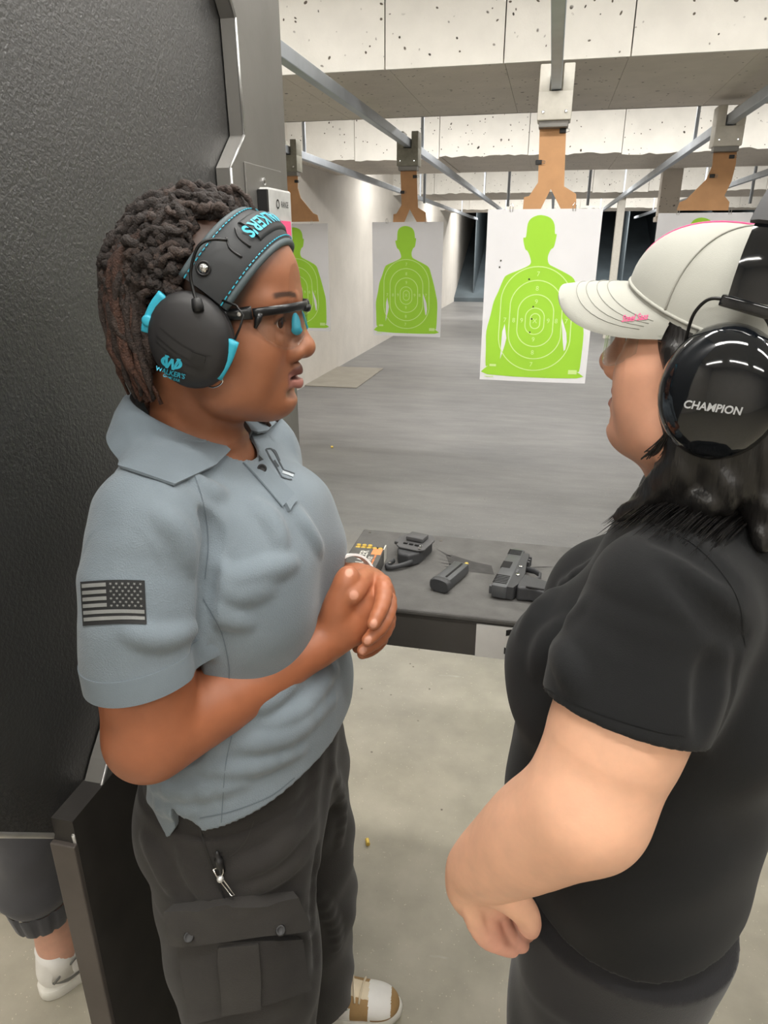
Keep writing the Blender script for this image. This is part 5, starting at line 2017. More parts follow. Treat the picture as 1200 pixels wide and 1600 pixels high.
gl = empty('safety_glasses', tuple(T1(0.09, 0, 0)), 'black framed clear safety glasses on the instructor\'s face', 'glasses', 'safety glasses being worn')
for sd in (-1, 1):
    vs, fs = [], []
    n, m_ = 20, 8
    for i in range(n + 1):
        q = i / n
        ph = sd * (0.13 + 1.12 * q)
        wt = 0.0155 - 0.004 * q * q
        wb = -0.0295 - 0.004 * math.sin(math.pi * q) + 0.026 * q ** 3 + 0.012 * (1 - q) ** 3
        for j in range(m_ + 1):
            vs.append(lens_pt(ph, wt + (wb - wt) * j / m_, T1, bulge=0.08))
    for i in range(n):
        for j in range(m_):
            a = i * (m_ + 1) + j
            fs.append((a, a + 1, a + m_ + 2, a + m_ + 1))
    ln_ = mesh('lens', vs, fs, M_lens, gl, True)
    so = ln_.modifiers.new('thickness', 'SOLIDIFY')
    so.thickness = 0.0016
    top = [lens_pt(sd * (0.02 + 1.26 * q), 0.0170 - 0.004 * q * q, T1, 0.0635, 0.0705) for q in np.linspace(0, 1, 16)]
    MB().tube(top, [(0.0028, 0.0050)] * 16, 10).build('brow_bar', M_frame, gl, True)
    MB().tube([lens_pt(sd * (1.16 + 0.10 * q), 0.013 - 0.016 * q, T1, 0.0635, 0.0705) for q in (0, 0.5, 1.0)], [0.0040, 0.0036, 0.0018], 10).build('lens_corner', M_frame, gl, True)
    tp = spline(np.array([T1(0.058, sd * 0.0700, 0.0135), T1(0.040, sd * 0.0745, 0.0120), T1(0.010, sd * 0.0795, 0.0110), T1(-0.03, sd * 0.081, 0.0075)]), 5)
    MB().tube(tp, [(0.0032, 0.0074 - 0.0026 * i / 15) for i in range(16)], 10).build('temple', M_frame, gl, True)
    MB().lathe([(0.0026, 0), (0.0022, 0.0012)], T1(0.046, sd * 0.0772, 0.0125), T1.d(0, sd, 0), 10).build('hinge_screw', M_chrome, gl)
    # teal reflection on the lens, modelled as a small coloured patch
    N = 14
    pd = [(0.0075 * math.cos(2 * math.pi * i / N) * (1.0 if math.sin(2 * math.pi * i / N) < 0 else 0.75), (0.0085 if math.sin(2 * math.pi * i / N) < 0 else 0.016) * math.sin(2 * math.pi * i / N)) for i in range(N)]
    k = MB()
    k.prism(pd, lambda a, b, s: T1(0.0945 + a * 0.85 - 0.10 * b, sd * (0.0190 - 0.20 * b - a * 0.5), -0.007 + b) + T1.d(0.5, sd * 0.8, 0.2) * 0.0018 * s)
    k.build('lens_reflection', M_teal, gl, True)
MB().tube([T1(0.1035, -0.010, 0.014), T1(0.1045, 0, 0.013), T1(0.1035, 0.010, 0.014)], [0.0040, 0.0046, 0.0040], 10).build('bridge', M_frame, gl, True)

# ------------------------------------------------------------------ the student (right), seen from behind her left shoulder
SK2 = lin(216, 160, 132)
T2 = Frame((0.164, 0.705, 1.530), math.radians(157), math.radians(7))
p2 = empty('person', (0.16, 0.76, 0.0), 'person in black t-shirt and grey cap with long black hair, seen from behind', 'person')
CX2, CY2, A2 = 0.165, 0.745, math.radians(165)
f2 = np.array([math.cos(A2), math.sin(A2), 0])
l2 = np.array([-math.sin(A2), math.cos(A2), 0])


def b2(u, v, z):
    return np.array([CX2, CY2, 0]) + f2 * u + l2 * v + np.array([0, 0, z])


R2 = np.stack([f2, l2, np.array([0, 0, 1.0])], 1)
B2 = SDF()
head_ops(B2, T2, fat=0.008, crown=0.016, nose=1.06, chin=0.0, lips=0.8, open_=0.2)
B2.ell(T2(-0.03, 0, -0.065), (0.066, 0.064, 0.06), 0.03, 'u', T2.R)
B2.cone(T2(-0.03, 0, -0.07), b2(-0.035, 0, 1.34), 0.062, 0.068, 0.03)
B2.cone(T2(0.005, 0, -0.075), b2(-0.01, 0, 1.36), 0.036, 0.040, 0.04)
B2.loft([(0.82, CX2, CY2, 0.09, 0.14), (1.0, CX2, CY2, 0.10, 0.15), (1.2, CX2, CY2, 0.09, 0.14), (1.31, CX2 + 0.02, CY2, 0.07, 0.13), (1.36, CX2 + 0.03, CY2, 0.05, 0.08)], 0.03, ang=A2)
for sd in (-1, 1):
    B2.cone(b2(-0.02, sd * 0.05, 1.345), b2(-0.005, sd * 0.155, 1.31), 0.028, 0.040, 0.03)
    B2.chain([(*b2(0, sd * 0.085, 0.86), 0.09), (*b2(0.0, sd * 0.095, 0.48), 0.06), (*b2(-0.01, sd * 0.10, 0.09), 0.045)], 0.04)
SH2 = b2(0.0, 0.178, 1.318)
EL2 = np.array(hp(908, 1280, 0.505, 0)[:3])
WR2 = np.array(hp(748, 1358, 0.560, 0)[:3])
B2.chain([(*SH2, 0.050), (*(SH2 * 0.5 + EL2 * 0.5 + np.array([0.0, -0.006, 0.004])), 0.0565), (*(SH2 * 0.12 + EL2 * 0.88), 0.0470)], 0.03, n=3)
B2.ell(EL2 + np.array([0.004, -0.004, 0.012]), (0.040, 0.042, 0.040), 0.03)
ax2 = WR2 - EL2
B2.chain([(*(EL2 + [0, 0, 0.012]), 0.047), (*(EL2 + ax2 * 0.35 + [0, 0, 0.012]), 0.0475), (*(EL2 + ax2 * 0.7 + [0, 0, 0.004]), 0.040), (*WR2, 0.0315)], 0.03, n=3)
# left hand, bent down at the wrist with curled fingers
B2.chain([(*WR2, 0.0300), hp(745, 1385, 0.566, 0.030), hp(757, 1402, 0.570, 0.0285), hp(766, 1416, 0.575, 0.024)], 0.016, n=2, flat=((0.2, -0.95, 0.1), 0.72))
for q in (((738, 1392, 0.552, 0.0125), (742, 1430, 0.548, 0.0122), (758, 1462, 0.550, 0.0110), (778, 1476, 0.558, 0.0092)),
          ((752, 1400, 0.560, 0.0128), (762, 1440, 0.556, 0.0125), (779, 1470, 0.560, 0.0112), (799, 1482, 0.568, 0.0094)),
          ((768, 1404, 0.572, 0.0125), (782, 1440, 0.570, 0.0120), (799, 1468, 0.574, 0.0108), (815, 1476, 0.582, 0.0090)),
          ((782, 1402, 0.586, 0.0115), (799, 1434, 0.586, 0.0105), (814, 1456, 0.590, 0.0095), (825, 1460, 0.598, 0.0080))):
    B2.chain([hp(*a) for a in q], 0.003, n=3)
B2.chain([hp(768, 1384, 0.556, 0.0165), hp(800, 1404, 0.550, 0.0140), hp(822, 1428, 0.552, 0.0118), hp(829, 1452, 0.558, 0.0098)], 0.008, n=3)
# far arm hanging behind the body
B2.chain([(*b2(0.0, -0.178, 1.318), 0.046), (*b2(-0.01, -0.215, 1.18), 0.050), (*b2(-0.02, -0.23, 1.06), 0.042), (*b2(-0.01, -0.225, 0.92), 0.034), (*b2(0.0, -0.22, 0.83), 0.026)], 0.03, n=3)
B2.ell(b2(0.005, -0.215, 0.78), (0.032, 0.018, 0.05), 0.02, 'u', R2)
V, Q = B2.mesh([((0.02, 0.56, 1.33), (0.32, 0.84, 1.70), 0.0020), ((-0.10, 0.44, 0.86), (0.26, 0.64, 1.30), 0.0020), ((-0.12, 0.64, 0.78), (0.36, 1.06, 1.30), 0.005), ((-0.10, 0.44, 1.295), (0.40, 1.06, 1.335), 0.005), ((-0.05, 0.5, 0.0), (0.36, 1.0, 0.86), 0.007)])
col = head_colour(V, T2, SK2, lin(190, 120, 108), lin(196, 124, 112), lin(70, 50, 42), lin(30, 27, 26))
hm = V[:, 2] < 1.30
col[hm] = np.array(lin(226, 176, 146)[:3])
hd = np.linalg.norm(V - np.array(hp(795, 1450, 0.575, 0)[:3]), axis=1)
mm = 0.45 * smoothstep(0.085, 0.03, hd)
col = col * (1 - mm[:, None]) + np.array(lin(214, 142, 132)[:3]) * mm[:, None]
M_sk2 = skin_mat('fair_skin', 0.5, 0.08, (1.0, 0.35, 0.2))
fast_mesh('body', V, Q, M_sk2, p2, col)
eyeballs(T2, p2, lin(70, 60, 50))

# --- black t-shirt
M_tee = cloth_mat('black_jersey', lin(22, 23, 24), lin(27, 28, 29), 1100, 0.92, 0.2, 0.0006, 0.06)
S2 = SDF()
S2.loft([(0.80, CX2 + 0.010, CY2, 0.120, 0.178), (0.90, CX2 + 0.008, CY2, 0.132, 0.192), (1.02, CX2 + 0.006, CY2, 0.136, 0.198), (1.12, CX2 + 0.006, CY2, 0.128, 0.192), (1.22, CX2 + 0.010, CY2, 0.118, 0.188),
         (1.30, CX2 + 0.018, CY2, 0.102, 0.180), (1.35, CX2 + 0.025, CY2, 0.085, 0.140), (1.385, CX2 + 0.03, CY2, 0.075, 0.10), (1.40, CX2 + 0.03, CY2, 0.07, 0.085)], 0.0, p=2.2, ang=A2)
for sd in (-1, 1):
    S2.ell(b2(0.084, sd * 0.085, 1.180), (0.078, 0.085, 0.085), 0.05, 'u', R2)
    S2.cone(b2(-0.02, sd * 0.055, 1.360), b2(-0.005, sd * 0.155, 1.318), 0.042, 0.060, 0.05)
S2.ell(b2(0.074, 0.0, 1.010), (0.088, 0.150, 0.11), 0.06, 'u', R2)
S2.ell(b2(-0.085, 0.0, 1.20), (0.07, 0.15, 0.12), 0.06, 'u', R2)
sl_a, sl_b = SH2, SH2 * 0.45 + EL2 * 0.55
pn2 = np.array(hp(842, 1092, 0.500, 0)[:3]), np.array(hp(1066, 1178, 0.470, 0)[:3])
ct = (pn2[0] + pn2[1]) / 2
ed = (pn2[1] - pn2[0]) / np.linalg.norm(pn2[1] - pn2[0])
dn = (sl_b - sl_a) / np.linalg.norm(sl_b - sl_a)
dn = dn - ed * (dn @ ed)
dn /= np.linalg.norm(dn)
pd2 = dn @ ct
SL2 = [(*(sl_a + [0, 0, 0.008]), 0.066), (*(sl_a * 0.6 + sl_b * 0.4), 0.0725), (*(sl_b), 0.0715), (*(EL2 * 0.8 + SH2 * 0.2), 0.070)]
S2.sleeve(SL2, dn, pd2, 0.03)
sf0, sf1 = b2(0.0, -0.178, 1.318), b2(-0.015, -0.225, 1.10)
dnf = (sf1 - sf0) / np.linalg.norm(sf1 - sf0)
S2.sleeve([(*sf0, 0.064), (*(sf0 * 0.5 + sf1 * 0.5), 0.068), (*sf1, 0.068)], dnf, dnf @ (sf0 * 0.3 + sf1 * 0.7), 0.03)
folds(S2, ((-0.12, 0.42, 0.86), (0.46, 1.08, 1.46)), [([(820, 985), (860, 930), (915, 880)], 0.008, -0.005, 'u'), ([(835, 1050), (865, 1000), (905, 945)], 0.008, -0.005, 'u'),
      ([(1040, 890), (1100, 950), (1160, 1000)], 0.007, 0.0052, 's'), ([(1010, 830), (1080, 860), (1140, 910)], 0.007, 0.0052, 's'), ([(1115, 1030), (1110, 1090), (1095, 1140)], 0.008, 0.0055, 's'),
      ([(870, 1010), (890, 1040), (900, 1075)], 0.007, -0.005, 'u')])
S2.disp(lambda x, y, z: 0.0022 * np.sin(30 * z + 16 * x - 14 * y + 1.8 * np.sin(17 * y + 12 * z)) + 0.0012 * np.sin(52 * z - 30 * x + 25 * y))
S2.shell(0.009)
S2.cut(lambda x, y, z: (0.872 + 0.15 * (x - 0.05)) - z)
S2.cone(b2(-0.03, 0, 1.385), b2(-0.01, 0, 1.50), 0.078, 0.09, 0.0, 's')
S2.cone(b2(0.03, 0, 1.375), b2(0.06, 0, 1.44), 0.055, 0.07, 0.0, 's')
S2.sleeve([(*(sl_a * 0.25 + sl_b * 0.75), 0.0600), (*(EL2 * 0.8 + SH2 * 0.2), 0.0600)], -dn, -(pd2 - 0.03), 0.0, 's')
V, Q = S2.mesh([((-0.12, 0.40, 0.84), (0.46, 1.10, 1.46), 0.0034)])
tee = fast_mesh('t_shirt', V, Q, M_tee, p2)
tee['label'] = 'plain black short-sleeved t-shirt'
tree_tee = bvh_of(tee)
pxstrip('sleeve_seam', tree_tee, [(1010, 815), (1090, 855), (1150, 930), (1165, 1010)], 2.2, M_tee, tee, 0.0009)
pxstrip('hem_seam', tree_tee, [(850, 1075), (930, 1112), (1020, 1140), (1070, 1148)], 1.8, M_tee, tee, 0.0009)

# --- trousers
M_pant_b = cloth_mat('dark_grey_trousers', lin(32, 32, 34), lin(39, 39, 41), 800, 0.92, 0.25, 0.0008, 0.2)
G2 = SDF()
for sd in (-1, 1):
    rows_ = []
    for z, u, a, b, v in ((0.09, -0.01, 0.085, 0.075, 0.10), (0.3, -0.01, 0.09, 0.08, 0.10), (0.5, 0.0, 0.105, 0.09, 0.098), (0.7, 0.0, 0.118, 0.100, 0.092), (0.86, -0.005, 0.122, 0.10, 0.088)):
        q = b2(u, sd * v, z)
        rows_.append((z, q[0], q[1], a, b))
    G2.loft(rows_, 0.02 if sd > 0 else 0.0, ang=A2)
G2.loft([(0.80, CX2 + 0.01, CY2, 0.118, 0.172), (0.90, CX2 + 0.006, CY2, 0.124, 0.180), (1.0, CX2, CY2, 0.12, 0.175)], 0.04, ang=A2)
G2.disp(lambda x, y, z: 0.003 * np.sin(28 * z + 18 * x - 12 * y + 2 * np.sin(14 * y)))
V, Q = G2.mesh([((-0.08, 0.5, 0.08), (0.40, 1.02, 1.0), 0.005)])
fast_mesh('trousers', V, Q, M_pant_b, p2)['label'] = 'dark grey trousers'
for sd in (-1, 1):
    q = b2(-0.10, sd * 0.10, 0)
    T = Frame((q[0], q[1], 0.0), A2)
    r = empty('sneaker', tuple(T(0.14, 0, 0)), 'black sneaker on the %s foot under the dark grey trousers' % ('nearer' if sd > 0 else 'farther'), 'shoe', 'black sneakers')
    sneaker(r, T, M_black, M_tee, M_tee, M_black, M_rub, SW, M_tee, lace=False)

# --- long black hair: a soft mass plus strands on its surface
def m_hair():
    t = NT('black_hair')
    v = t.coord(scale=(1, 1, 0.25))
    t.l(t.ramp(t.noise(v, 160, 3), [(0.3, lin(14, 13, 13)), (0.7, lin(34, 32, 31))]), t.b.inputs['Base Color'])
    t.set(Roughness=0.36)
    t.b.inputs['Specular IOR Level'].default_value = 0.6
    t.bump(t.noise(v, 300, 2), 0.4, 0.002)
    return t.m


M_hair = m_hair()
H2 = SDF()
H2.ell(T2(-0.022, 0, 0.020), (0.098, 0.080, 0.085), 0.0, 'u', T2.R)
H2.ell(T2(-0.055, 0, -0.05), (0.062, 0.078, 0.09), 0.03, 'u', T2.R)
# side curtain between cheek and ear cup
H2.chain([(*T2(0.026, 0.062, 0.035), 0.012), (*T2(0.022, 0.068, 0.005), 0.014), (*T2(0.006, 0.072, -0.04), 0.015), (*T2(-0.010, 0.070, -0.085), 0.016), (*T2(-0.03, 0.066, -0.12), 0.020)], 0.02)
H2.chain([(*T2(0.026, -0.064, 0.035), 0.012), (*T2(0.010, -0.072, -0.04), 0.015), (*T2(-0.03, -0.066, -0.12), 0.020)], 0.02)
GD = [[hp(1095, 640, 0.650, 0.028), hp(1085, 712, 0.645, 0.024), hp(1050, 750, 0.645, 0.016), hp(1005, 785, 0.660, 0.009), hp(965, 808, 0.670, 0.004)],
      [hp(1150, 650, 0.650, 0.032), hp(1150, 730, 0.635, 0.024), hp(1120, 775, 0.625, 0.014), hp(1070, 795, 0.630, 0.007)],
      [hp(1200, 660, 0.66, 0.035), hp(1205, 745, 0.64, 0.026), hp(1200, 800, 0.625, 0.016), hp(1195, 850, 0.61, 0.008)],
      [(*T2(-0.09, 0, -0.05), 0.05), (*T2(-0.115, 0, -0.13), 0.05), (*b2(-0.165, 0.0, 1.30), 0.035), (*b2(-0.17, 0, 1.18), 0.02)],
      [(*T2(-0.09, -0.04, -0.05), 0.04), (*T2(-0.11, -0.06, -0.13), 0.04), (*b2(-0.155, -0.07, 1.30), 0.03), (*b2(-0.16, -0.07, 1.20), 0.015)]]
for g in GD:
    H2.chain(g, 0.025, n=2)
H2.disp(lambda x, y, z: 0.0016 * np.sin(260 * (x + y) + 60 * z + 3 * np.sin(40 * z)))
V, Q = H2.mesh([((0.0, 0.50, 1.14), (0.46, 0.90, 1.66), 0.0032)])
# leave the face clear
hair_m = fast_mesh('hair', V, Q, M_hair, p2)
hair_m['label'] = 'long black hair falling over the shoulder'
st_ = MB()
rs = np.random.default_rng(3)
for i in range(520):
    q = rs.uniform(0, 1)
    r_ = rs.uniform(0.0, 0.012)
    dd = rs.normal(0, 5, 2)
    up = [(1085 + 120 * q, 610, 0.645), (1090 + 122 * q, 690, 0.638), (1072 + 146 * q + dd[0] * 0.5, 735 + dd[1] * 0.5, 0.634)]
    P = [hp(a_, b_, y_ + r_ * 0.6, 0)[:3] for a_, b_, y_ in up]
    cut_ = rs.uniform(0.0, 1.0)
    lowp = [(1026 + 158 * q + dd[0], 765 + 25 * q + dd[1]), (978 + 165 * q + dd[0], 795 + 36 * q + dd[1] * 1.2), (930 + 172 * q + dd[0] * 1.6, 828 + 50 * q + dd[1] * 1.4)]
    P += pxcast(tree_tee, lowp, 0.0025 + r_ * (1 - 0.5 * q))
    P = spline(np.array(P), 6)
    if np.linalg.norm(P[1:] - P[:-1], axis=1).max() > 0.06:
        continue
    P = P[:max(14, int(len(P) * (0.62 + 0.38 * cut_ ** 0.6)))]
    n_ = len(P)
    st_.tube(P, [0.0013 * min(1.0, (n_ - 1 - i_) / 8.0 + 0.1) for i_ in range(n_)], 5, cap=False)
# loose strands by the cheek
for i in range(16):
    a = rs.uniform(0, 14)
    st_.tube(spline(np.array([hp(1050 + a, 640, 0.628, 0)[:3], hp(1040 + a, 672, 0.630, 0)[:3], hp(1020 + a * 1.4, 700 + rs.uniform(-8, 8), 0.636, 0)[:3], hp(1000 + a * 2.4, 712 + rs.uniform(-8, 10), 0.642, 0)[:3]]), 4), 0.0006, 5, cap=False)
so_ = st_.build('hair_strands', M_hair, p2, True)
so_['kind'] = 'stuff'

# --- grey baseball cap
M_cap = cloth_mat('light_grey_cotton', lin(164, 164, 156), lin(176, 176, 168), 1200, 0.9, 0.15, 0.0005, 0.1)
M_capst = mat('cap_stitch_thread', lin(156, 156, 148), 0.9)
M_pinkt = mat('pink_thread', lin(232, 92, 142), 0.8, var=0.05)
cp_ = empty('baseball_cap', tuple(T2(0, 0, 0.05)), 'light grey baseball cap with pink piping on the student\'s head', 'cap')


def capq(th, h, g=1.0):
    """crown surface: th round the head (0 = front), h 0..1 from rim to button"""
    a, b_, hh = 0.110 * g, 0.088 * g, 0.087 * g
    c_ = math.cos(h * math.pi / 2) ** 0.80
    s_ = math.sin(h * math.pi / 2) ** 0.92
    w0 = 0.022 + (0.024 * max(math.cos(th), 0) ** 1.6 - 0.010 * (1 - math.cos(th)) * 0.5) * (1 - h)
    return T2(-0.012 + a * c_ * math.cos(th), b_ * c_ * math.sin(th), w0 + hh * s_ * (1 - 0.04 * math.cos(th)))


N, K = 60, 16
vs, fs = [], []
for lay in (1.0, 0.975):
    for k in range(K + 1):
        for i in range(N):
            h = k / K * 0.995
            th = 2 * math.pi * i / N
            # six gores: a slight valley at each seam
            gg = 1.0 - 0.010 * math.exp(-((((th / (math.pi / 3)) + 0.0) % 1.0 - 0.5) ** 2 - 0.25) ** 2 / 0.002) * (1 - h)
            vs.append(capq(th, h, lay * gg))
M1 = (K + 1) * N
for lay in (0, 1):
    for k in range(K):
        for i in range(N):
            a = lay * M1 + k * N + i
            b = lay * M1 + k * N + (i + 1) % N
            fs.append((a, b, b + N, a + N))
for i in range(N):
    fs.append((i, (i + 1) % N, M1 + (i + 1) % N, M1 + i))
fs.append(tuple(K * N + i for i in range(N)))
k = MB()
k.add(vs, fs)
crown = k.build('crown', M_cap, cp_, auto=60)
for j in range(6):
    th = math.pi / 3 * j
    if j == 0:
        MB().tube([capq(th, h, 1.006) for h in np.linspace(0.16, 0.99, 18)], 0.0011, 6).build('pink_piping', M_pinkt, crown, True)
    else:
        MB().tube([capq(th, h, 1.004) for h in np.linspace(0.02, 0.99, 18)], 0.0009, 6).build('crown_seam', M_capst, crown, True)
MB().lathe([(0.007, -0.002), (0.007, 0.001), (0.004, 0.003), (0.0005, 0.0035)], capq(0, 0.99), T2.d(0, 0, 1), 14).build('top_button', M_cap, cp_, True)
MB().tube([capq(2 * math.pi * i / 48, 0.03, 1.003) for i in range(49)], 0.0016, 6).build('rim_band', M_cap, cp_, True)


def brim(s, t_, lift=0.0):
    """s -1..1 across, t 0 at the crown .. 1 at the tip"""
    th = s * 1.12
    r0 = np.array(T2.loc(capq(th, 0.0)))
    reach = 0.064 * (1 - abs(s) ** 5.0) + 0.003
    u = r0[0] + reach * t_ + 0.0
    v = r0[1] * (1 + 0.06 * t_ * (1 - abs(s)))
    w_ = r0[2] - 0.001 - 0.006 * t_ * t_ - 0.026 * t_ * (abs(v) / 0.08) ** 2 * (reach / 0.067) - 0.006 * t_
    return T2(u, v, w_ + lift)


ns, nt = 40, 10
vs, fs = [], []
for lay in (0.0014, -0.0014):
    for i in range(ns + 1):
        for j in range(nt + 1):
            vs.append(brim(-1 + 2 * i / ns, j / nt, lay))
M1 = (ns + 1) * (nt + 1)
for i in range(ns):
    for j in range(nt):
        a = i * (nt + 1) + j
        fs.append((a, a + 1, a + nt + 2, a + nt + 1))
        fs.append((M1 + a, M1 + a + nt + 1, M1 + a + nt + 2, M1 + a + 1))
rim = [i * (nt + 1) + nt for i in range(ns + 1)]
for p_, q_ in zip(rim[:-1], rim[1:]):
    fs.append((p_, q_, q_ + M1, p_ + M1))
k = MB()
k.add(vs, fs)
bo = k.build('brim', M_cap, cp_, auto=50)
for tt in (0.30, 0.45, 0.60, 0.74):
    MB().tube([brim(q, tt * (1 - 0.0 * abs(q)), 0.0017) for q in np.linspace(-0.93, 0.93, 30)], 0.00045, 5).build('brim_stitch', M_capst, bo, True)
V2, F2 = text_mesh('Steel Sass', 0.0115, 0.35, 0.0002)
tree_brim = bvh_of(bo)
cx, cy = 992, 497
u0, v0 = np.array([1.0, -0.10]), np.array([0.06, -1.0])
pxdecal('brim_lettering', tree_brim, np.array([(cx + a / 0.0115 * 10.5 * u0[0] + b / 0.0115 * 14.5 * v0[0], cy + a / 0.0115 * 10.5 * u0[1] + b / 0.0115 * 14.5 * v0[1]) for a, b in V2]), F2, M_pinkt, bo, 0.0008)

# --- student's ear muffs
M_gloss = mat('glossy_black_shell', lin(16, 19, 23), 0.07, var=0.05, spec=0.6, coat=0.3)
M_grey_pad = mat('charcoal_band_pad', lin(66, 66, 68), 0.7, var=0.06)
mg = empty('ear_muffs', tuple(T2(0, 0, 0)), 'glossy black ear muffs worn over the grey cap', 'ear muffs', 'ear muffs being worn')
c0_ = T2.loc(atY(1128, 612, 0.612))
M_letter = mat('white_lettering', lin(178, 180, 182), 0.6)
for sd in (-1, 1):
    c = T2(c0_[0], sd * 0.083, c0_[2])
    ad_ = T2.d(0, sd, 0)
    upv = T2.d(0.05, 0, 1)
    MB().lathe([(0.034, -0.010), (0.050, -0.008), (0.0535, 0.0), (0.052, 0.009), (0.047, 0.013)], c, ad_, 36, 1.0, 0.86, upv).build('cushion', M_foam, mg, auto=60)
    cc = MB().lathe([(0.047, 0.011), (0.0545, 0.012), (0.0560, 0.016), (0.0548, 0.024), (0.0510, 0.033), (0.043, 0.041), (0.032, 0.0465), (0.018, 0.0495), (0.004, 0.0505)], c, ad_, 40, 1.0, 0.86, upv).build('ear_cup', M_gloss, mg, True)
    if sd == 1:
        tree_c2 = bvh_of(cc)
        V2, F2 = pxtext('CHAMPION', 1113, 637, (0.985, 0.13), (0.10, -0.99), 17.5, 0.25, 0.03)
        pxdecal('cup_lettering', tree_c2, V2, F2, M_letter, cc, 0.0008)

    def L2_(px, py, v):
        lo_ = T2.loc(atY(px, py, T2(0, v, 0)[1]))
        return T2(lo_[0], sd * v, lo_[2])
    MB().tube(spline(np.array([L2_(1150, 470, 0.100), L2_(1118, 466, 0.100), L2_(1100, 472, 0.100), L2_(1083, 490, 0.100), L2_(1074, 512, 0.098), L2_(1066, 545, 0.094)]), 4), 0.0014, 8).build('wire_arm', M_wire, mg, True)
    MB().tube(spline(np.array([L2_(1195, 486, 0.100), L2_(1210, 510, 0.102), L2_(1208, 560, 0.104), L2_(1198, 600, 0.104)]), 4), 0.0014, 8).build('wire_arm', M_wire, mg, True)
    # slider block where the wires meet the band
    q = L2_(1172, 478, 0.101)
    bx = MB()
    bx.box((-0.020, -0.005, -0.0045), (0.020, 0.005, 0.0045), 0.0015, R=np.stack([T2.d(1, 0, 0.12), T2.d(0, 1, 0), T2.d(-0.12, 0, 1)], 1), o=q)
    bx.build('slider', M_gloss, mg, auto=40)
# band arch over the cap
arch = []
for i in range(33):
    ph = -math.pi / 2 + math.pi * i / 32
    q0_ = T2.loc(atY(1175, 470, T2(0, 0.100, 0)[1]))
    arch.append((q0_[0] - 0.012 * (1 - abs(math.sin(ph))), 0.101 * math.sin(ph), q0_[2] + (0.152 - q0_[2]) * math.cos(ph) ** 0.8))
for (nm, hw, lo_, hi_, m_, i0, i1) in (('band_strip', 0.0155, -0.002, 0.002, M_gloss, 0, 33), ('band_pad', 0.0190, 0.001, 0.007, M_grey_pad, 5, 28)):
    vs, fs = [], []
    for i in range(i0, i1):
        p = np.array(arch[i])
        t_ = np.array(arch[min(i + 1, 32)]) - np.array(arch[max(i - 1, 0)])
        t_ /= np.linalg.norm(t_)
        sde = np.array([1.0, 0, 0])
        nn = np.cross(t_, sde)
        nn = -nn if nn @ (p - np.array([0, 0, 0.05])) < 0 else nn
        nn /= np.linalg.norm(nn)
        for (o_, l_) in ((-hw, lo_), (-hw, hi_ * 0.7), (-hw * 0.7, hi_), (hw * 0.7, hi_), (hw, hi_ * 0.7), (hw, lo_)):
            vs.append(T2(*(p + sde * o_ + nn * l_)))
    n = i1 - i0
    fs = [(i * 6 + j, i * 6 + (j + 1) % 6, (i + 1) * 6 + (j + 1) % 6, (i + 1) * 6 + j) for i in range(n - 1) for j in range(6)] + [tuple(range(6)), tuple(range((n - 1) * 6, n * 6))]
    k = MB()
    k.add(vs, fs)
    k.build(nm, m_, mg, auto=50)

# --- student's clear glasses
g2 = empty('safety_glasses', tuple(T2(0.09, 0, 0)), 'clear rimless safety glasses under the grey cap brim', 'glasses', 'safety glasses being worn')
M_clear = glass_mat('clear_plastic', (0.95, 0.96, 0.95, 1))
for sd in (-1, 1):
    vs, fs = [], []
    n, m_ = 18, 8
    for i in range(n + 1):
        q = i / n
        ph = sd * (0.12 + 1.15 * q)
        wt = 0.0185 - 0.004 * q * q
        wb = -0.0295 - 0.003 * math.sin(math.pi * q) + 0.022 * q ** 3 + 0.012 * (1 - q) ** 3
        for j in range(m_ + 1):
            vs.append(lens_pt(ph, wt + (wb - wt) * j / m_, T2, 0.068, 0.074, 0.040, 0.06))
    for i in range(n):
        for j in range(m_):
            a = i * (m_ + 1) + j
            fs.append((a, a + 1, a + m_ + 2, a + m_ + 1))
    ln_ = mesh('lens', vs, fs, M_clear, g2, True)
    so = ln_.modifiers.new('thickness', 'SOLIDIFY')
    so.thickness = 0.0018
    MB().tube([T2(0.062, sd * 0.0735, 0.012), T2(0.03, sd * 0.079, 0.012), T2(-0.02, sd * 0.083, 0.008)], [(0.002, 0.0045)] * 3, 8).build('temple', M_clear, g2, True)
MB().tube([T2(0.1055, -0.012, 0.012), T2(0.107, 0, 0.011), T2(0.1055, 0.012, 0.012)], 0.0028, 8).build('bridge', M_clear, g2, True)

# ------------------------------------------------------------------ person behind the divider, only the lower leg in view
M_jog = cloth_mat('grey_jogger_fabric', lin(64, 64, 68), lin(74, 74, 78), 900, 0.92, 0.2, 0.0008, 0.2)
SK3 = lin(214, 164, 142)
p3 = empty('person', (-1.05, 0.92, 0.0), 'person in grey joggers and white sneakers standing behind the stall divider', 'person')
FD = math.radians(58)
HE = atZ(66, 1556, 0.0)                    # heel on the floor
T3f = Frame((HE[0], HE[1], 0.0), FD)
AKx, AKy = T3f(0.055, 0, 0)[0], T3f(0.055, 0, 0)[1]
fv = np.array([math.cos(FD), math.sin(FD), 0])
lv = np.array([-math.sin(FD), math.cos(FD), 0])
PC = np.array([AKx, AKy, 0]) + lv * 0.16


def q3(u, v, z):
    return PC + fv * u + lv * v + np.array([0, 0, z])


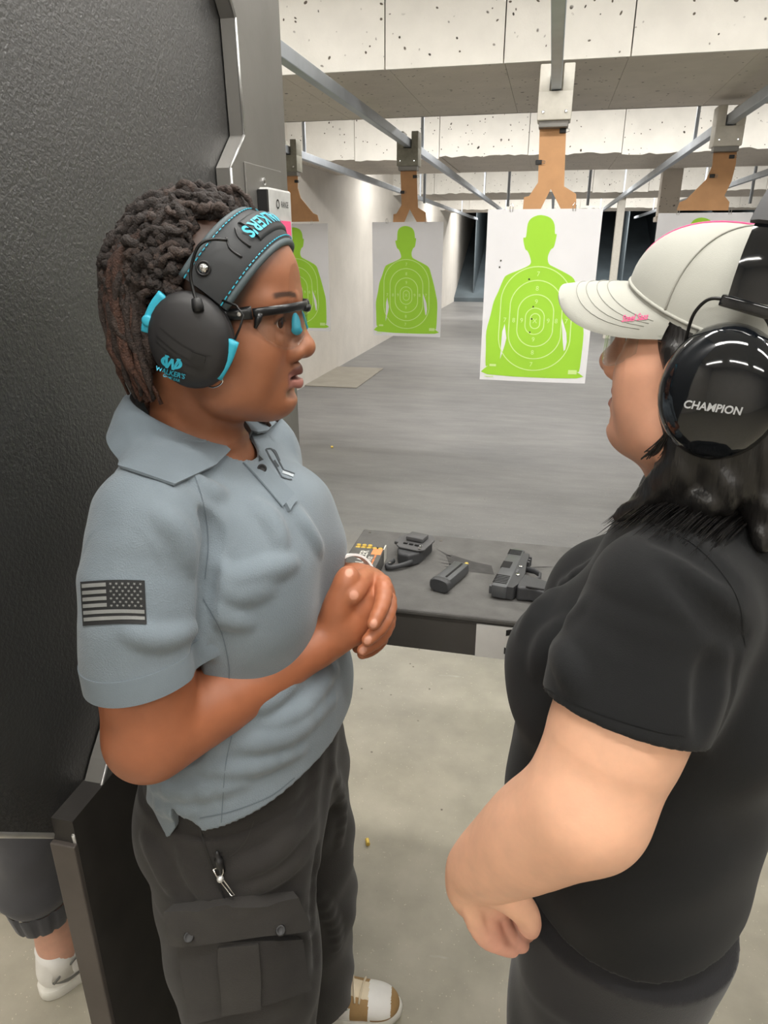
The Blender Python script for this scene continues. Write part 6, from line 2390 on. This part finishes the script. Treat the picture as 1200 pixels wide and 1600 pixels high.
T3 = Frame(q3(0.02, 0, 1.60), FD)
B3 = SDF()
head_ops(B3, T3)
B3.cone(T3(-0.036, 0, -0.065), q3(-0.03, 0, 1.40), 0.052, 0.058, 0.03)
B3.loft([(0.86, PC[0], PC[1], 0.10, 0.15), (1.1, PC[0], PC[1], 0.09, 0.13), (1.3, PC[0], PC[1], 0.09, 0.15), (1.42, PC[0], PC[1], 0.05, 0.09)], 0.03, ang=FD)
for sd in (-1, 1):
    B3.chain([(*q3(0, sd * 0.09, 0.9), 0.085), (*q3(0.01, sd * 0.115, 0.5), 0.055), (*q3(-0.015, sd * 0.16, 0.28), 0.044), (*q3(0.0, sd * 0.16, 0.13), 0.036), (*q3(0.0, sd * 0.16, 0.06), 0.038)], 0.03)
    B3.chain([(*q3(0, sd * 0.17, 1.39), 0.05), (*q3(0.01, sd * 0.20, 1.12), 0.042), (*q3(0.20, sd * 0.16, 1.10), 0.032), (*q3(0.27, sd * 0.05, 1.13), 0.03)], 0.03)
    B3.ell(q3(0.30, sd * 0.035, 1.14), (0.04, 0.025, 0.035), 0.02)
lo3, hi3 = PC + np.array([-0.33, -0.33, 0]), PC + np.array([0.40, 0.42, 0])
V, Q = B3.mesh([((lo3[0], lo3[1], 0.03), (hi3[0], hi3[1], 0.45), 0.004), ((lo3[0], lo3[1], 0.446), (hi3[0], hi3[1], 1.75), 0.007)])
col = head_colour(V, T3, SK3, lin(170, 110, 100), lin(176, 112, 104), lin(70, 52, 40), lin(80, 58, 42))
fast_mesh('body', V, Q, M_sk2, p3, col)
G3 = SDF()
for sd in (-1, 1):
    rws = []
    for z, u, a, b in ((0.275, -0.012, 0.060, 0.055), (0.30, -0.012, 0.072, 0.068), (0.33, -0.012, 0.080, 0.074), (0.42, -0.005, 0.078, 0.074), (0.5, 0.01, 0.082, 0.078), (0.7, 0.005, 0.10, 0.09), (0.92, 0, 0.11, 0.10)):
        c_ = q3(u, sd * 0.16, z)
        rws.append((z, c_[0], c_[1], a, b))
    G3.loft(rws, 0.0 if sd < 0 else 0.02, ang=FD)
G3.loft([(0.85, PC[0], PC[1], 0.12, 0.17), (1.0, PC[0], PC[1], 0.12, 0.165)], 0.03, ang=FD)
G3.disp(lambda x, y, z: 0.0035 * np.sin(34 * z + 22 * x - 9 * y + 2 * np.sin(19 * y)))
V, Q = G3.mesh([((lo3[0], lo3[1], 0.24), (hi3[0], hi3[1], 1.02), 0.005)])
jg = fast_mesh('joggers', V, Q, M_jog, p3)
for sd in (-1, 1):
    # ribbed elastic cuff
    k = MB()
    vs = []
    N = 60
    zs = (0.222, 0.228, 0.252, 0.276, 0.284)
    for z in zs:
        c_ = q3(-0.010 + 0.0, sd * 0.16, z)
        for i in range(N):
            t_ = 2 * math.pi * i / N
            r = (0.0575 if 0.225 < z < 0.28 else 0.0555) + 0.0022 * (1 if i % 5 else -1.4) + 0.010 * (z - 0.222) / 0.06
            vs.append(c_ + fv * r * 1.05 * math.cos(t_) + lv * r * math.sin(t_))
    fs = [(j * N + i, j * N + (i + 1) % N, (j + 1) * N + (i + 1) % N, (j + 1) * N + i) for j in range(len(zs) - 1) for i in range(N)]
    k.add(vs, fs)
    k.build('ribbed_cuff', M_jog, jg, True)
    # sock
    k = MB()
    k.tube([q3(-0.004, sd * 0.16, 0.055), q3(-0.006, sd * 0.16, 0.09), q3(-0.006, sd * 0.16, 0.125)], [0.044, 0.042, 0.0425], 24)
    sk = k.build('sock', M_wleather, p3, True)
    if sd == -1:
        tree_sk = bvh_of(sk)
        pxstrip('sock_mark', tree_sk, [(80, 1487), (92, 1483), (104, 1473), (109, 1464)], 3.0, M_black, sk, 0.001)
# a plain tee for the torso hidden by the divider
S3 = SDF()
S3.loft([(0.93, PC[0], PC[1], 0.128, 0.178), (1.1, PC[0], PC[1], 0.115, 0.16), (1.3, PC[0], PC[1], 0.115, 0.175), (1.42, PC[0], PC[1], 0.075, 0.11)], 0.0, ang=FD)
for sd in (-1, 1):
    S3.cone(q3(0, sd * 0.165, 1.385), q3(0.005, sd * 0.19, 1.24), 0.065, 0.062, 0.03)
V, Q = S3.mesh([((lo3[0], lo3[1], 0.9), (hi3[0], hi3[1], 1.48), 0.007)])
fast_mesh('t_shirt', V, Q, M_jog, p3)
M_grey_mark = mat('grey_shoe_mark', lin(120, 120, 118), 0.5)
SW3 = [(0.02, 0.050), (0.05, 0.036), (0.10, 0.038), (0.16, 0.050), (0.10, 0.049), (0.06, 0.050), (0.02, 0.056)]
for sd in (-1, 1):
    c_ = q3(-0.055, sd * 0.16, 0)
    T = Frame((c_[0], c_[1], 0.0), FD)
    r = empty('sneaker', tuple(T(0.14, 0, 0)), 'white sneaker with grey stripe %s' % ('beside the divider post' if sd < 0 else 'on the farther foot behind the divider'), 'shoe', 'white sneakers')
    sneaker(r, T, M_solew, M_wleather, M_wleather, M_wleather, M_grey_mark, SW3, M_wleather, lace=False)
    MB().tube([T(0.02 + 0.02 * q, -0.040 + 0.0 * q, 0.058 + 0.012 * q) for q in range(5)], [(0.001, 0.004)] * 5, 6).build('heel_stripe', M_grey_mark, r, True)

# ------------------------------------------------------------------ things on the bench
M_poly = mat('black_polymer', lin(60, 61, 63), 0.55, var=0.1, bump=0.3, bs=900, bd=0.0004)
M_slide = mat('dark_slide_steel', lin(88, 90, 92), 0.42, 0.35, var=0.08)
M_void = mat('black_void', lin(10, 10, 10), 0.8)

# pistol lying on its left side, muzzle downrange, grip to the right
O_ = atZ(768, 936, BZ)
dirg = atZ(800, 873, BZ) - O_
gy = dirg / np.linalg.norm(dirg)
gh = np.array([-gy[1], gy[0], 0])         # gun-up points left


def gp(g, h, s):
    return np.array([O_[0], O_[1], BZ + 0.001]) + gy * g + gh * (h - 0.030) + np.array([0, 0, s])


GR = np.stack([gy, gh, np.array([0, 0, 1.0])], 1)
gun = empty('pistol', tuple(gp(0.09, 0, 0)), 'dark grey pistol lying on its side on the bench, slide to the left', 'pistol')
go = gp(0, 0, 0)
MB().box((0.0, 0.003, 0.003), (0.182, 0.032, 0.029), 0.003, R=GR, o=go).build('slide', M_slide, gun, auto=30)
for i in range(6):
    MB().box((0.012 + i * 0.0065, 0.006, 0.0285), (0.0145 + i * 0.0065, 0.0325, 0.0298), 0.0, R=GR, o=go).build('rear_serration', M_void, gun)
for i in range(4):
    MB().box((0.150 + i * 0.0065, 0.006, 0.0285), (0.1525 + i * 0.0065, 0.0325, 0.0298), 0.0, R=GR, o=go).build('front_serration', M_void, gun)
MB().box((0.082, 0.014, 0.024), (0.112, 0.0328, 0.0297), 0.001, R=GR, o=go).build('ejection_port', M_void, gun)
k = MB()
k.prism([(0.004, 0.004), (0.004, -0.008), (0.030, -0.016), (0.070, -0.018), (0.118, -0.012), (0.165, -0.010), (0.168, 0.004)], lambda a, b, s: gp(a, b, 0.003 + 0.025 * s))
k.build('frame', M_poly, gun)
for j in range(3):
    MB().box((0.130 + j * 0.012, -0.016, 0.006), (0.136 + j * 0.012, -0.010, 0.026), 0.001, R=GR, o=go).build('rail_lug', M_poly, gun)
k = MB()
k.prism([(0.030, -0.012), (0.068, -0.016), (0.058, -0.050), (0.046, -0.100), (0.002, -0.104), (0.000, -0.080), (0.012, -0.040), (0.006, -0.015)], lambda a, b, s: gp(a, b, 0.001 + 0.029 * s))
gr_ = k.build('grip', M_poly, gun)
bv = gr_.modifiers.new('round', 'BEVEL')
bv.width = 0.005
bv.segments = 3
MB().box((0.006, -0.1055, 0.005), (0.040, -0.102, 0.026), 0.001, R=GR, o=go).build('magazine_well', M_void, gun)
MB().box((0.010, -0.080, 0.030), (0.014, -0.030, 0.0315), 0.0005, R=GR, o=go).build('grip_panel_line', M_void, gun)
MB().tube([gp(0.066, -0.018, 0.015), gp(0.072, -0.036, 0.015), gp(0.084, -0.044, 0.015), gp(0.104, -0.042, 0.015), gp(0.116, -0.030, 0.015), gp(0.118, -0.012, 0.015)], [(0.0035, 0.0065)] * 6, 8).build('trigger_guard', M_poly, gun, True)
MB().tube(spline(np.array([gp(0.080, -0.016, 0.015), gp(0.078, -0.026, 0.015), gp(0.083, -0.036, 0.015)]), 4), 0.003, 8).build('trigger', M_poly, gun, True)
MB().box((0.175, 0.032, 0.013), (0.180, 0.037, 0.018), 0.0008, R=GR, o=go).build('front_sight', M_slide, gun)
MB().box((0.004, 0.032, 0.008), (0.011, 0.037, 0.024), 0.0008, R=GR, o=go).build('rear_sight', M_slide, gun)
MB().lathe([(0.004, 0), (0.004, 0.0012), (0.002, 0.0016)], gp(0.060, -0.006, 0.0285), (0, 0, 1), 12).build('frame_pin', M_chrome, gun)
MB().lathe([(0.0035, 0), (0.0035, 0.0012), (0.002, 0.0016)], gp(0.098, -0.004, 0.0285), (0, 0, 1), 12).build('frame_pin', M_chrome, gun)
MB().box((0.066, -0.004, 0.0285), (0.082, 0.0, 0.030), 0.0006, R=GR, o=go).build('slide_stop', M_slide, gun)
k = MB()
k.lathe([(0.0075, 0), (0.0075, 0.004), (0.0052, 0.0042), (0.0052, 0.001)], gp(0.1815, 0.018, 0.016), gy, 16)
k.build('muzzle', M_slide, gun, True)

# magazine
a0 = atZ(690, 922, BZ)
a1 = atZ(724, 893, BZ)
md = (a1 - a0) / np.linalg.norm(a1 - a0)
mn = np.array([-md[1], md[0], 0])
MR = np.stack([md, mn, np.array([0, 0, 1.0])], 1)
mg_ = empty('pistol_magazine', tuple(a0), 'black pistol magazine lying on the bench with its base plate to the front', 'magazine')
a0 = np.array([a0[0], a0[1], BZ])
MB().box((0.0, -0.0165, 0.003), (0.088, 0.0165, 0.025), 0.004, R=MR, o=a0).build('magazine_body', M_slide, mg_, auto=30)
MB().box((0.010, -0.006, 0.0245), (0.080, -0.002, 0.0258), 0.0, R=MR, o=a0).build('side_groove', M_void, mg_)
MB().box((0.010, 0.0155, 0.006), (0.082, 0.0172, 0.022), 0.0, R=MR, o=a0).build('follower_slot', M_void, mg_)
k = MB()
N = 28
for (x0, g) in ((-0.012, 0.90), (-0.010, 1.0), (0.0, 1.0), (0.003, 0.92)):
    pass
k.add([a0 + MR @ np.array([x0, 0.021 * g * math.copysign(abs(math.cos(2 * math.pi * i / N)) ** 0.7, math.cos(2 * math.pi * i / N)), 0.0145 + 0.0142 * g * math.copysign(abs(math.sin(2 * math.pi * i / N)) ** 0.7, math.sin(2 * math.pi * i / N))])
       for (x0, g) in ((-0.013, 0.88), (-0.011, 0.98), (-0.001, 1.0), (0.002, 0.9)) for i in range(N)],
      [(j * N + i, j * N + (i + 1) % N, (j + 1) * N + (i + 1) % N, (j + 1) * N + i) for j in range(3) for i in range(N)] + [tuple(range(N)), tuple(range(3 * N, 4 * N))])
k.build('base_plate', M_poly, mg_, auto=40)
k = MB()
k.lathe([(0.0045, 0), (0.0045, 0.010), (0.003, 0.014), (0.001, 0.016)], a0 + MR @ np.array([0.082, -0.008, 0.020]), md, 14)
k.build('top_cartridge', M_brass, mg_, True)

# holster with belt plate
h0 = atZ(641, 876, BZ)
HR_ang = math.radians(-14)
HR = np.stack([np.array([math.cos(HR_ang), math.sin(HR_ang), 0]), np.array([-math.sin(HR_ang), math.cos(HR_ang), 0]), np.array([0, 0, 1.0])], 1)
h0 = np.array([h0[0], h0[1], BZ])
hs = empty('holster', tuple(h0), 'black polymer holster with belt plate lying beside the ammunition box', 'holster')
M_hol = mat('holster_polymer', lin(82, 82, 83), 0.5, var=0.08)
k = MB()
k.prism([(-0.030, -0.006), (-0.034, 0.040), (-0.026, 0.064), (0.024, 0.066), (0.036, 0.046), (0.034, -0.004), (0.022, -0.014), (-0.020, -0.014)], lambda a, b, s: h0 + HR @ np.array([a, b, 0.030 + 0.004 * s + 0.12 * (b + 0.014) * 0.35]))
pl_ = k.build('belt_plate', M_hol, hs)
b_ = pl_.modifiers.new('round', 'BEVEL')
b_.width = 0.0015
b_.segments = 2
for i in range(3):
    MB().box((-0.018 + i * 0.013, 0.002, 0.0352), (-0.009 + i * 0.013, 0.007, 0.0372), 0.0006, R=HR, o=h0).build('plate_slot', M_void, hs)
MB().box((-0.020, 0.018, 0.036), (0.020, 0.050, 0.046), 0.003, R=HR, o=h0).build('belt_loop', M_hol, hs, auto=30)
k = MB()
k.prism([(-0.026, -0.010), (-0.026, 0.060), (0.026, 0.060), (0.026, -0.010), (0.012, -0.034), (-0.012, -0.034)], lambda a, b, s: h0 + HR @ np.array([a, b, 0.001 + 0.028 * s]))
sh_ = k.build('holster_shell', M_poly, hs)
b_ = sh_.modifiers.new('round', 'BEVEL')
b_.width = 0.005
b_.segments = 3
MB().tube(spline(np.array([h0 + HR @ np.array(p) for p in ((0.016, -0.026, 0.012), (0.004, -0.046, 0.010), (-0.014, -0.064, 0.008), (-0.026, -0.060, 0.008), (-0.022, -0.034, 0.010))]), 4), [(0.004, 0.006)] * 17, 8).build('muzzle_loop', M_poly, hs, True)
for p in ((0.022, 0.004), (0.024, -0.008), (-0.020, -0.056)):
    MB().lathe([(0.003, 0), (0.003, 0.0015), (0.0015, 0.002)], h0 + HR @ np.array([p[0], p[1], 0.036 if p[1] > -0.02 else 0.0135]), (0, 0, 1), 10).build('screw', M_chrome, hs)
MB().box((-0.042, 0.008, 0.026), (-0.030, 0.060, 0.034), 0.002, R=HR, o=h0).build('retention_lever', M_hol, hs, auto=30)

# ammunition box with two rows of cartridges at its open end
c1_ = atZ(604, 876, BZ)
BRa = math.radians(2)
BR_ = np.stack([np.array([math.cos(BRa), math.sin(BRa), 0]), np.array([-math.sin(BRa), math.cos(BRa), 0]), np.array([0, 0, 1.0])], 1)
b0_ = np.array([c1_[0] - 0.002, c1_[1] + 0.004, BZ])     # far right corner; box runs left and back to the hands
ab = empty('ammunition_box', tuple(b0_ + BR_ @ np.array([-0.033, -0.065, 0])), 'black and grey ammunition box with brass cartridges showing at its far end', 'box')
M_box = mat('dark_printed_card', lin(84, 83, 80), 0.5, var=0.25, vs=45)
M_tray = mat('white_tray', lin(200, 198, 190), 0.6)
M_org = mat('orange_print', lin(222, 140, 88), 0.6)
MB().box((-0.066, -0.130, 0.0), (0.0, -0.022, 0.034), 0.0012, R=BR_, o=b0_).build('sleeve', M_box, ab, auto=30)
MB().box((-0.064, -0.024, 0.0005), (-0.002, 0.004, 0.026), 0.001, R=BR_, o=b0_).build('tray', M_void, ab, auto=30)
MB().box((-0.003, -0.026, 0.0005), (0.0, 0.005, 0.032), 0.0006, R=BR_, o=b0_).build('end_flap', M_tray, ab)
for r in range(2):
    for i in range(5):
        c_ = b0_ + BR_ @ np.array([-0.058 + i * 0.0122, -0.015 + r * 0.0125, 0.0])
        if (r == 1 and i >= 3):
            MB().lathe([(0.0050, 0.0255), (0.0050, 0.0268), (0.0042, 0.0268), (0.0042, 0.0258)], c_, (0, 0, 1), 16).build('empty_hole', M_black, ab, True)
            continue
        k = MB()
        k.lathe([(0.0048, 0.004), (0.0048, 0.0285), (0.0040, 0.0295), (0.0048, 0.0302), (0.0048, 0.0318), (0.0045, 0.0322), (0.0026, 0.0322), (0.0024, 0.0318)], c_, (0, 0, 1), 18)
        k.build('cartridge', M_brass, ab, auto=40)
for (tx, sz, u, v, m_) in (('BLAZER', 0.0235, -0.036, -0.072, M_tray), ('BRASS', 0.012, -0.019, -0.078, M_tray), ('9mm LUGER 115 GR FMJ', 0.0052, -0.011, -0.075, M_org)):
    V2, F2 = text_mesh(tx, sz, 0.15, 0.0004)
    mesh('box_lettering', [b0_ + BR_ @ np.array([u - b, v + a * 0.88, 0.0344]) for a, b in V2], F2, m_, ab)
MB().box((-0.022, -0.052, 0.0338), (-0.002, -0.024, 0.0345), 0.0, R=BR_, o=b0_).build('orange_flash', M_org, ab)
MB().box((-0.064, -0.128, 0.0338), (-0.048, -0.100, 0.0344), 0.0, R=BR_, o=b0_).build('grey_flash', M_tray, ab)

# spent casings on the floor
def casing(px, py, ang, z, lab, s=1.0):
    p = atZ(px, py, z)
    d = np.array([math.cos(ang), math.sin(ang), 0])
    r = 0.0049 * s
    k = MB()
    k.lathe([(r, 0), (r, 0.0012), (r * 0.85, 0.0016), (r, 0.0024), (r * 0.98, 0.0190), (r * 0.8, 0.0190), (r * 0.8, 0.004)], (p[0], p[1], z + r), d, 18)
    meta(k.build('spent_casing', M_brass, None, auto=40), lab, 'casing', 'spent casings on the floor')


casing(575, 1322, math.radians(112), 0.0, 'brass casing lying on the floor beside the charcoal trousers', 1.25)
casing(517, 700, math.radians(20), 0.0, 'brass casing on the floor downrange near the stall plate', 2.0)
